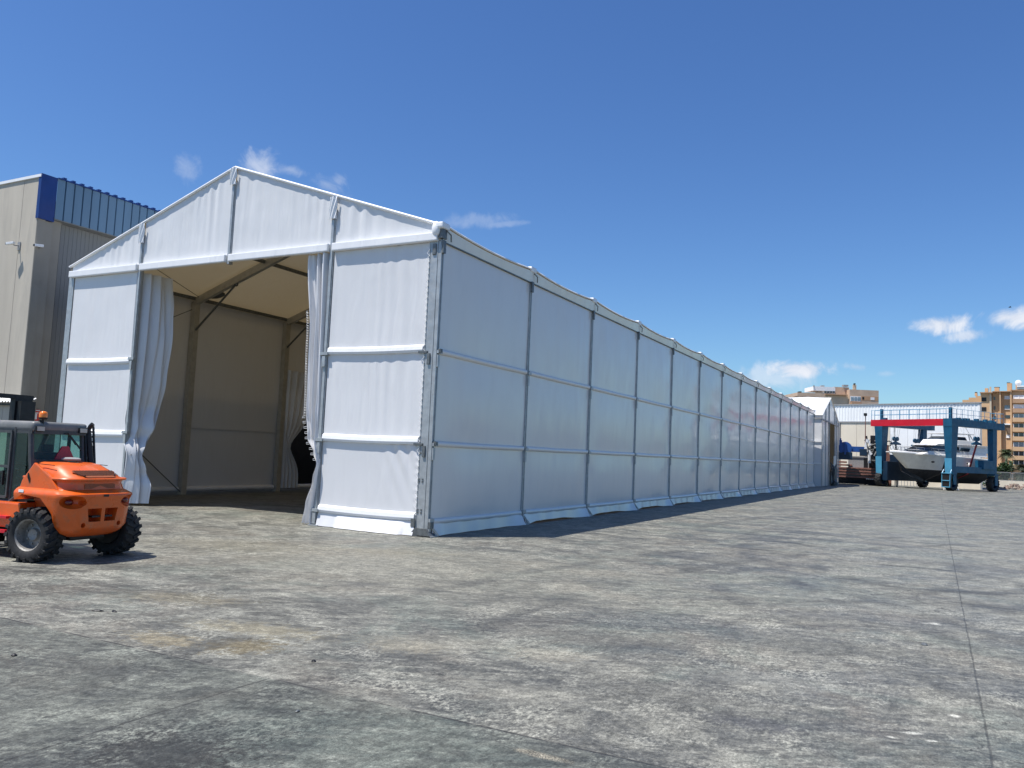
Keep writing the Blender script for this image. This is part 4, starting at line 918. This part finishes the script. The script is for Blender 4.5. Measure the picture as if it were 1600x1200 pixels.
MB().box(-.9, .7, -.6, .6, 0, .9).build('winch_base', M['blue_d'], o, bevel=.03); m = MB(); m.lathe([(.75, -.55), (.78, -.5), (.78, .5), (.75, .55)], (-.1, 0, 1.35), 'y', 20); m.build('drum_case', M['winchblue'], o, smooth=40)
m = MB(); m.box(-.75, -.45, -.7, .7, .8, 2.3); m.box(-.2, .0, -.7, -.6, .6, 2.0); m.box(.3, 2.0, -.4, .4, .95, 1.6); m.tube([(-.62, -.3, 2.2), (-.62, -.3, 2.55)], .09, 8); m.build('winch_frame', M['winchblue'], o, bevel=.02)
m = MB(); m.box(1.5, 2.3, -.5, .5, .5, 1.35); m.build('motor', M['blue_d'], o, bevel=.06)
l, a = P(1357, 97)
o = thing('deck_crane', 'white folding crane arm rising from the barge machinery', 'crane', (l[0], l[1], 3.6), a)
m = MB(); m.tube([(.1, 0, -.9), (.1, 0, .6)], .16, 8); m.build('column', M['white'], o); m = MB(); m.bar((.35, 0, .1), (-.35, 0, .9), .3, .32); m.bar((-.35, 0, .9), (-.1, 0, 2.0), .26, .28); m.bar((-.1, 0, 2.0), (.2, 0, 1.2), .18, .2); m.build('boom', M['white'], o, bevel=.03)
m = MB(); m.tube([(-.15, -.05, 1.9), (-.25, -.05, 2.35)], .1, 6); m.tube([(.0, -.2, .3), (-.2, -.2, 1.6)], .05, 6); m.build('ram', M['black'], o)
l, a = P(1364, 99)
o = thing('engine_block', 'tall black machinery block standing behind the left leg of the lift', 'machine', (l[0], l[1], 0), a)
m = MB(); m.box(-.75, .7, -.6, .6, 2.3, 4.2); m.box(-.3, .55, -.5, .5, 4.2, 6.1); m.build('block', M['black'], o, bevel=.05)
m = MB()
rr = random.Random(12)
for k in range(22): x, z = rr.uniform(-.8, .9), rr.uniform(2.3, 5.6); m.tube([(x, -.62, z), (x+rr.uniform(-.3, .3), -.75, z+rr.uniform(-.3, .4)), (x+rr.uniform(-.5, .5), -.62, z+rr.uniform(-.4, .4))], rr.uniform(.04, .11), 6)
m.build('pipework', M['steel_dk'], o); m = MB(); m.box(-.5, .5, -.5, .5, .02, 2.3); m.build('plinth', M['antifoul'], o)
l, a = P(1386, 99)
o = thing('valve_stand', 'dusty brown pump stand with a handwheel beside the lift leg', 'pump', (l[0], l[1], 0), a)
m = MB(); m.box(-.5, .5, -.4, .4, 0, 2.8); m.tube([(0, 0, 2.8), (0, 0, 5.0)], .2, 8); m.box(-.6, .7, -.2, .2, 4.1, 4.3); m.box(-.3, .3, -.3, .3, 3.0, 4.0); m.build('stand', M['rust'], o)
m = MB(); m.tube([(.2+.3*math.cos(k*PI/8), -.1, 5.2+.3*math.sin(k*PI/8)) for k in range(17)], .06, 6, False); m.tube([(-.6, 0, 4.6), (-.5, 0, 5.4)], .22, 8); m.build('handwheel', M['black'], o)
l, a = P(1397, 101)
o = thing('steel_tank', 'small dark square tank raised behind the bow of the yacht', 'tank', (l[0], l[1], 0), a)
MB().box(-.5, .5, -.5, .5, 2.8, 3.9).build('tank_body', M['blue_d'], o, bevel=.03); m = MB()
for x in (-.42, .42): 
    for y in (-.42, .42): m.box(x-.06, x+.06, y-.06, y+.06, 0, 2.8)
m.build('legs_frame', M['white'], o)
l, a = P(1396, 97.5)
o = thing('beam_stack', 'short stack of rusty beams at the foot of the blue engine house', 'beam stack', (l[0], l[1], 0), a)
for k in range(3): MB().box(-.85, .55, -.4, .4, 1.3+k*.28, 1.5+k*.28).build('beam', M['rust'], o, bevel=.02)
m = MB(); m.box(-.8, -.6, -.3, .3, .02, 1.3); m.box(.3, .5, -.3, .3, .02, 1.3); m.build('trestle', M['steel_dk'], o)
l, a = P(1362, 98)
o = thing('dolly', 'small dark wheeled dolly beside the front wheel of the lift', 'dolly', l, a)
MB().box(-.35, .35, -.3, .3, .55, .75).build('bed', M['steel_dk'], o, bevel=.02)
for x in (-.2, .25): MB().lathe([(.03, -.12), (.27, -.12), (.27, .12), (.03, .12)], (x, -.2, .28), 'y', 16).build('wheel', M['rubber'], o, smooth=40)
l, a = P(1352, 100)
o = thing('floodlight_mast', 'slim mast with a black floodlight in front of the white warehouse', 'lamp post', l, a)
MB().tube([(0, 0, 0), (0, 0, 8.6)], [.08, .045], 8).build('pole', M['rust'], o); MB().box(-.2, .2, -.2, .2, 8.55, 8.9).build('floodlight', M['black'], o, bevel=.05)
l, a = P(1400, 103)
o = thing('pole', 'thin dark pole with a bare twig standing behind the yacht bow', 'pole', l, a)
m = MB(); m.tube([(-.1, 0, 0), (-.05, 0, 4), (-.2, 0, 8.2)], [.07, .06, .04], 6); m.tube([(-.05, 0, 4.2), (-.5, 0, 5.5), (-.6, 0, 6.6)], [.04, .03, .012], 5); m.tube([(-.05, 0, 3.4), (-.7, 0, 5.0), (-.75, 0, 5.8)], [.04, .025, .01], 5); m.build('shaft', M['steel_dk'], o)
l, a = P(1418, 103)
o = MB(); 
for x in [i*.35-1.4 for i in range(9)]: o.tube([(x, 0, 0), (x, 0, 5.0)], .03, 5)
for z in (3.6, 4.1, 4.55, 5.0): o.tube([(-1.4, 0, z), (1.4, 0, z)], .03, 5)
o = o.build('scaffold_fence', M['alu'], None); o.location = l; o.rotation_euler.z = a; tag(o, 'grey tubular scaffold rail behind the yacht foredeck', 'railing')
# ================================================================ white warehouse behind
M['wclad'] = mat('white_cladding', (.82, .83, .82), .5, 0, .06, .3, stretch=(1, 1, .2)); M['wconc'] = mat('beige_precast', (.68, .61, .49), .85, 0, .07, .4, stretch=(1, 1, .4))
wf = Facade(at(1304, 700, 115), R(-19.9))
wh = thing('warehouse', 'wide warehouse with white corrugated cladding over beige concrete panels', 'building', (float(wf.P[0]), float(wf.P[1]), 0), wf.a)
m = MB(); pr = []
n = int(25/.42)
for k in range(n): x = -6+k*.42; pr += [(x, 0), (x+.24, 0), (x+.27, -.05), (x+.39, -.05)]
pr.append((19.0, 0))
for (a_, da), (b_, db) in zip(pr, pr[1:]): m.quad((a_, da, 8.55), (b_, db, 8.55), (b_, db, 10.85), (a_, da, 10.85))
m.build('cladding', M['wclad'], wh)
MB().box(-6.05, 19.1, -.16, .3, 10.85, 10.98).build('roof_trim', M['grey'], wh); MB().box(-6, 19.0, -.12, .1, 8.38, 8.55).build('gutter', M['grey'], wh)
for k in range(11):
    x = -6.0+k*2.3
    m_ = M['wconc'] if x < 7.0 else M['wclad']
    MB().box(x, min(x+2.26, 19), .0, .3, 0, 8.38).build('wall_panel', m_, wh)
MB().prism([(-6, .06), (19, .06), (15.2, 12), (-6, 12)], 0, 10.8, 'z').build('core', M['wclad'], wh)
MB().box(7.0, 19.0, -.05, .05, 0, 2.7).build('base_wall', M['wconc'], wh)
MB().tube([(.75, -.12, 0), (.75, -.12, 8.4)], .1, 8).build('downpipe', M['grey'], wh)
MB().prism([(18.9, -.1), (19.1, -.1), (15.3, 12), (15.1, 12)], 0, 10.85, 'z').build('end_wall', M['grey'], wh)
# ================================================================ apartment blocks
def block(fc, root, rects, m_, name, depth, proud=0.):
    out = []
    for (x0, y0, x1, y1) in rects:
        u0, u1, z0, z1 = fc.rect(x0, y0, x1, y1)
        out.append(MB().box(u0, u1, -proud, depth, max(z0, 0), z1).build(name, m_, root))
    return out
M['brick_l'] = mat('pink_brick', (.54, .40, .29), .9, 0, .1, .6, dirt=((.36, .28, .22), .3)); M['render_l'] = mat('beige_render', (.55, .46, .34), .9, 0, .08, .5)
M['brick_r'] = mat('ochre_brick', (.60, .39, .22), .9, 0, .08, .5, dirt=((.5, .32, .19), .3)); M['brick_r2'] = mat('brown_brick_band', (.44, .27, .16), .9, 0, .1, .5)
fa = Facade(at(1247, 640, 180), R(27.3))
al = thing('apartment_building', 'beige and pink apartment block rising behind the white tent roofs', 'building', (float(fa.P[0]), float(fa.P[1]), 0), fa.a)
block(fa, al, [(1246, 620, 1290, 740), (1246, 614, 1290, 619.6)], M['brick_l'], 'wall', 10)
block(fa, al, [(1290, 618, 1326, 740)], M['render_l'], 'wall', 10, -.3)
block(fa, al, [(1326, 609.5, 1371.5, 740)], M['brick_l'], 'wall', 10, .4)
block(fa, al, [(1307, 604, 1331, 618)], M['brick_l'], 'penthouse', 8, -1.5)
block(fa, al, [(1272, 604, 1306.5, 610.5)], M['rail'], 'terrace_wall', 6, -.5)
block(fa, al, [(1288.6, 610.6, 1306.5, 614.6)], M['rail'], 'terrace_window', 6, -.7)
for x in (1289.5, 1293.9, 1298.2, 1302.5): block(fa, al, [(x, 611, x+2.8, 613.8)], M['winglass'], 'pane', .3, -.55)
block(fa, al, [(1289, 616.2, 1324, 617.6)], M['brick_r2'], 'ledge', 3, .35)
for w_ in block(fa, al, [(1327.5, 619.6, 1343.4, 627.4)], M['rail'], 'window', .3, .46):
    pass
for x in (1328.3, 1333.6, 1338.8): block(fa, al, [(x, 620.6, x+4.2, 626.8)], M['winpale'], 'pane', .2, .52)
block(fa, al, [(1346, 620.5, 1349, 624.4)], M['black'], 'window', .3, .45); block(fa, al, [(1359, 621.2, 1365, 625.2)], M['rail'], 'window', .3, .47)
block(fa, al, [(1345, 619.6, 1371.2, 626.2)], M['brick_r2'], 'brick_band', .3, .43)
block(fa, al, [(1328, 629, 1344, 636)], M['brick_r2'], 'balcony', .6, .9)
block(fa, al, [(1335.7, 600.5, 1341, 609.4)], M['render_l'], 'chimney', 1.2, -1); block(fa, al, [(1336.8, 598.5, 1338.6, 600.4)], M['black'], 'chimney_cowl', .6, -1.2)
block(fa, al, [(1251, 611, 1255, 613.9)], M['black'], 'roof_vent', 1, -2); block(fa, al, [(1286, 601.5, 1291, 603.9), (1321, 600.6, 1328.5, 603.2)], M['grey'], 'roof_vent', 1, -2)
block(fa, al, [(1272, 601.8, 1273.2, 604)], M['grey'], 'aerial', .2, -.6)
fr_ = Facade(at(1552, 700, 150), R(-8))
ar = thing('apartment_building', 'tall ochre brick apartment block with balconies at the right edge', 'building', (float(fr_.P[0]), float(fr_.P[1]), 0), fr_.a)
block(fr_, ar, [(1551, 613, 1581, 750)], M['brick_r'], 'wall', 14)
block(fr_, ar, [(1533, 614.5, 1550.5, 750)], M['brick_r'], 'wall', 12, .6)
for x0, x1, y in ((1524, 1533, 618), (1513, 1524, 620.5), (1503, 1513, 624), (1494, 1503, 628), (1485, 1494, 631)): block(fr_, ar, [(x0, y, x1, 750)], M['brick_r'], 'wall', 10, -1)
block(fr_, ar, [(1581, 611, 1640, 750)], M['brick_r'], 'wall', 14, .8)
block(fr_, ar, [(1563, 612, 1565, 740), (1579.5, 611, 1582, 740)], M['brick_r'], 'pilaster', .5, 1.1)
block(fr_, ar, [(1532, 613.4, 1551.5, 614.8), (1551.5, 611.8, 1582, 613), (1580, 609.6, 1640, 611)], M['brick_r2'], 'parapet', 2, 1.3)
for y0, y1, m_ in ((618, 624, 'rail'), (632.4, 639, 'rail'), (647, 653.5, 'winpale'), (662.5, 669, 'winglass'), (677, 683, 'winglass'), (691.5, 699, 'winpale'), (706, 713, 'winglass'), (720, 727, 'winglass')):
    block(fr_, ar, [(1584, y0, 1640, y1)], M[m_], 'balcony_window', .3, .86)
    for x in (1584, 1592, 1600): block(fr_, ar, [(x, y0, x+.8, y1)], M['rail'], 'mullion', .2, .95)
    block(fr_, ar, [(1583, y1, 1640, y1+6.5)], M['brick_r2' if y0 < 640 else 'brick_r'], 'balcony', .6, 1.5)
for x0, y0, x1, y1, m_ in ((1569.5, 618.5, 1578, 623, 'rail'), (1569.5, 633.4, 1578, 639, 'winpale'), (1571, 648.6, 1579, 653.6, 'winglass'), (1572.5, 679.4, 1580.5, 683.4, 'rail'), (1575, 707, 1582, 712, 'winpale'), (1577, 722.5, 1583, 727, 'winpale'), (1552.5, 620, 1555, 625, 'winglass'), (1552.8, 635, 1555.5, 640, 'winglass'), (1553, 650, 1556, 655, 'winglass'), (1554, 679, 1557, 684, 'winglass'), (1554, 694, 1557, 699, 'winglass')):
    block(fr_, ar, [(x0, y0, x1, y1)], M[m_], 'window', .3, .06)
    if m_ != 'winglass': block(fr_, ar, [(x0-.5, y1, x1+.5, y1+.9)], M['rail'], 'sill', .3, .16)
for y in (621.5, 636.5): block(fr_, ar, [(1534, y, 1541.7, y+6)], M['black'], 'loggia', .3, .66)
block(fr_, ar, [(1552.2, 604, 1559.4, 611.8), (1572, 597, 1579.5, 611), (1585.5, 596, 1590, 609), (1537, 605, 1542, 613.4), (1521, 612.5, 1524.5, 617)], M['brick_r'], 'chimney', 2, -3)
block(fr_, ar, [(1551.6, 603, 1560, 604.2), (1571.4, 595.8, 1576.6, 597.2), (1585, 594.6, 1590.5, 596), (1521, 611, 1524.5, 612.4)], M['dkline'], 'chimney_cap', 2.2, -2.9)
block(fr_, ar, [(1588, 601, 1640, 609)], M['brick_r2'], 'penthouse', 5, -2); block(fr_, ar, [(1588.5, 605, 1640, 607.6)], M['winpale'], 'penthouse_window', .2, -1.9); block(fr_, ar, [(1588, 601, 1640, 603)], M['rail'], 'penthouse_roof', 5.4, -1.6)
m = MB(); m.lathe([(.05, -.1), (.5, .0), (.55, .06)], (0, 0, 0), 'y', 16); u_, z_ = fr_.uz(1590.5, 597.5); m.xf(Matrix.Translation((u_, 1, z_))); m.build('satellite_dish', M['rail'], ar)
u0, u1, z0, z1 = fr_.rect(1570.5, 662.5, 1583, 680); M['awn'] = mat('brown_awning', (.16, .11, .075), .8, 0, .1, 2)
m = MB(); m.prism([(u0, z1-.2), (u1, z1-.2), (u1, z0), (u1-.7, z0+.3)], -.6, -.1, 'y'); m.build('awning', M['awn'], ar); MB().box(u0-.1, u1, -.8, -.05, z1-.2, z1+.05).build('awning_roll', M['rail'], ar)
m = MB(); u_, _z = fr_.uz(1549.5, 660); m.box(u_-.25, u_+.05, -.75, -.6, 0, 18.2); m.build('downpipe', M['render_l'], ar)
# ================================================================ planting, fence and rubble at the right
def leafmat(name, a, b):
    m, t, p = newmat(name); n = t.noise(t.obj(), 1.6, 4, .6); c = t.mix(t.ramp(n, .35, .65), a, b); t.put(p.inputs['Base Color'], c); p.inputs['Roughness'].default_value = .6
    return m
M['leaf'] = leafmat('dark_leaves', (.02, .05, .012), (.055, .105, .03)); M['palm'] = leafmat('palm_leaves', (.04, .062, .02), (.10, .125, .05)); M['palm2'] = leafmat('grey_palm_leaves', (.06, .08, .05), (.12, .14, .09)); M['bark'] = mat('bark', (.12, .085, .055), .9, 0, .25, 6)
def bush(px, D, w, h, seed, label):
    l, a = P(px, D); rr = random.Random(seed); o = thing('bush', label, 'bush', l, a)
    m = MB()
    for k in range(6): m.tube([(0, 0, 0), (rr.uniform(-.4, .4)*w, rr.uniform(-.3, .3), h*.4), (rr.uniform(-.8, .8)*w, rr.uniform(-.5, .5), h*.8)], [.1, .06, .02], 5)
    m.build('stem', M['bark'], o)
    m = MB(); cl_ = [(rr.uniform(-.75, .75)*w, rr.uniform(-.6, .6)*w*.6, rr.uniform(.2, .85)*h, rr.uniform(.22, .4)*w) for _ in range(16)]
    for _ in range(2600):
        cx, cy, cz, r_ = rr.choice(cl_); d = Vector((rr.gauss(0, 1), rr.gauss(0, 1), rr.gauss(0, 1))).normalized()*r_*rr.uniform(.5, 1.1)
        p = Vector((cx, cy, cz))+d; p.z = max(p.z, .05); s_ = rr.uniform(.09, .2); e1 = Vector((rr.gauss(0, 1), rr.gauss(0, 1), rr.gauss(0, .6))).normalized()*s_; e2 = e1.cross(Vector((rr.gauss(0, 1), rr.gauss(0, 1), rr.gauss(0, 1)))).normalized()*s_*.6
        m.quad(p-e1, p-e2, p+e1, p+e2)
    m.build('foliage', M['leaf'], o, keep=True); return o
bush(1563, 128, 1.9, 4.4, 2, 'dark green bush right of the blue lift in front of the ochre flats')
def palm(px, D, h, fl, nfr, seed, label, mm):
    l, a = P(px, D); rr = random.Random(seed); o = thing('palm_tree', label, 'palm tree', l, a)
    MB().tube([(.15, 0, 0), (.05, 0, h*.5), (0, 0, h)], [.24, .18, .2], 8).build('trunk', M['bark'], o, smooth=60)
    m = MB()
    for k in range(nfr):
        az = rr.uniform(0, 2*PI); el = rr.uniform(-.5, 1.25); L = fl*rr.uniform(.8, 1.1); prev = None
        for i in range(9):
            q = i/8; r_ = L*q*math.cos(el*(1-.3*q)); z = h+L*(math.sin(el)*q-.62*q*q); p = Vector((r_*math.cos(az), r_*math.sin(az), z))
            if prev is not None:
                d = (p-prev).normalized(); sd = d.cross(Vector((0, 0, 1))).normalized() if abs(d.z) < .99 else Vector((1, 0, 0))
                ll = fl*.33*math.sin(PI*min(q+.12, 1))**.6+.05
                for s_ in (-1, 1):
                    for j in range(2):
                        b = prev.lerp(p, j/2); tip = b+sd*s_*ll+d*ll*.55+Vector((0, 0, -.3*ll*rr.random())); wv = d*.05
                        m.quad(b-wv, b+wv, tip)
                m.quad(prev-sd*.03, prev+sd*.03, p+sd*.02, p-sd*.02)
            prev = p
    m.build('crown', mm, o, keep=True); return o
palm(1572, 134, 5.6, 1.75, 46, 3, 'slender fan palm with a dark crown before the ochre flats', M['palm'])
palm(1601, 126, 2.6, 3.0, 60, 5, 'bushy grey green palm at the right edge behind the fence', M['palm2'])
l, a = P(1552, 124)
fe = thing('fence', 'low beige wall topped by pale framed mesh panels at the right', 'fence', l, a)
MB().box(-.5, 14, 0, .35, 0, 1.05).build('low_wall', M['wconc'], fe, bevel=.02)
for k in range(5):
    x = .1+k*2.4; m = MB()
    for xa in (x, x+2.2): m.box(xa-.04, xa+.04, .1, .18, 1.05, 2.35)
    m.box(x, x+2.2, .1, .18, 2.27, 2.35); m.box(x, x+2.2, .1, .18, 1.08, 1.15); o = m.build('panel_frame', M['grey'], fe)
    m = MB()
    for i in range(24): m.box(x+.05+i*.09, x+.08+i*.09, .12, .15, 1.15, 2.27)
    for i in range(8): m.box(x+.04, x+2.18, .125, .145, 1.2+i*.14, 1.215+i*.14)
    m.build('mesh_infill', M['steel_dk'], o)
hb = MB(); rr = random.Random(9)
for _ in range(3000):
    x, y, z = rr.uniform(-6, 14), rr.gauss(0, .35), rr.uniform(.0, 2.3); s_ = rr.uniform(.1, .2); e1 = Vector((rr.gauss(0, 1), rr.gauss(0, 1), rr.gauss(0, 1))).normalized()*s_; e2 = e1.cross(Vector((rr.gauss(0, 1), rr.gauss(0, 1), rr.gauss(0, 1)))).normalized()*s_*.6; p = Vector((x, y, z)); hb.quad(p-e1, p-e2, p+e1, p+e2)
hb = hb.build('hedge', M['leaf'], None, keep=True); l, a = P(1575, 127); hb.location = l; hb.rotation_euler.z = a; tag(hb, 'dark hedge growing behind the mesh fence panels', 'hedge')
M['rub'] = mat('pink_rubble', (.42, .32, .26), .9, 0, .25, 2, .4, 12)
rb = MB(); rr = random.Random(4)
for _ in range(90):
    x = rr.uniform(-2.2, 3.5); hmax = max(.12, .75*(1-((x-.6)/3)**2)); s_ = rr.uniform(.1, .3); c_ = (x, rr.uniform(-.6, .6), rr.uniform(0, hmax))
    rb.loft([[(c_[0]+s_*rr.uniform(.6, 1)*math.cos(j*PI/3), c_[1]+s_*rr.uniform(.6, 1)*math.sin(j*PI/3), c_[2]+z*s_) for j in range(6)] for z in (-.5, .0, .5)])
rb = rb.build('rubble', M['rub'], None); l, a = P(1588, 112); rb.location = l; rb.rotation_euler.z = a; tag(rb, 'low heap of pinkish broken stone below the fence', 'rubble', kind='stuff')
for px, py, ln, wd, hh, an, lb, mm in ((152, 955, .16, .03, .02, .5, 'thin dark splinter lying alone on the pale concrete below the forklift', 'black'), (178, 956, .12, .03, .02, -.3, 'short dark splinter just right of a longer one below the forklift', 'black'),
        (490, 1034, .05, .03, .02, .2, 'tiny dark scrap on the concrete near the crossing of the slab joints', 'black'), (465, 1112, .04, .025, .015, .1, 'dark pebble lying on the greenish near slab', 'steel_dk'), (1444, 1008, .09, .05, .025, -.1, 'flat dark scrap just right of the long straight joint', 'steel_dk'), (22, 1025, .06, .03, .02, .3, 'small dark chip at the left edge of the near slab', 'black')):
    rr = random.Random(px); q = ground_at(px, py); n_ = 7
    rg = [[(ln*.5*k*rr.uniform(.7, 1.1)*math.cos(2*PI*j/n_), wd*k*rr.uniform(.6, 1.1)*math.sin(2*PI*j/n_), z) for j in range(n_)] for z, k in ((.004, 1), (hh*.6, .9), (hh, .5))]
    o = MB().loft(rg).build('scrap', M[mm], None); o.location = (float(q[0]), float(q[1]), 0); o.rotation_euler.z = an; tag(o, lb, 'debris', 'scraps lying on the yard')
bd = thing('bird', 'small dark bird flying above the right hand cloud', 'bird', tuple(float(v) for v in at(1578, 480, 90)))
m = MB(); m.ball((0, 0, 0), .16, .05, .05, 8); m.build('body', M['black'], bd); m = MB()
for s_ in (-1, 1): m.quad((-.06, s_*.03, .02), (.08, s_*.03, .02), (.06, s_*.2, .1), (-.02, s_*.34, .04))
m.build('wings', M['black'], bd)
S.cycles.max_bounces = 8; S.cycles.diffuse_bounces = 5; S.cycles.use_denoising = True
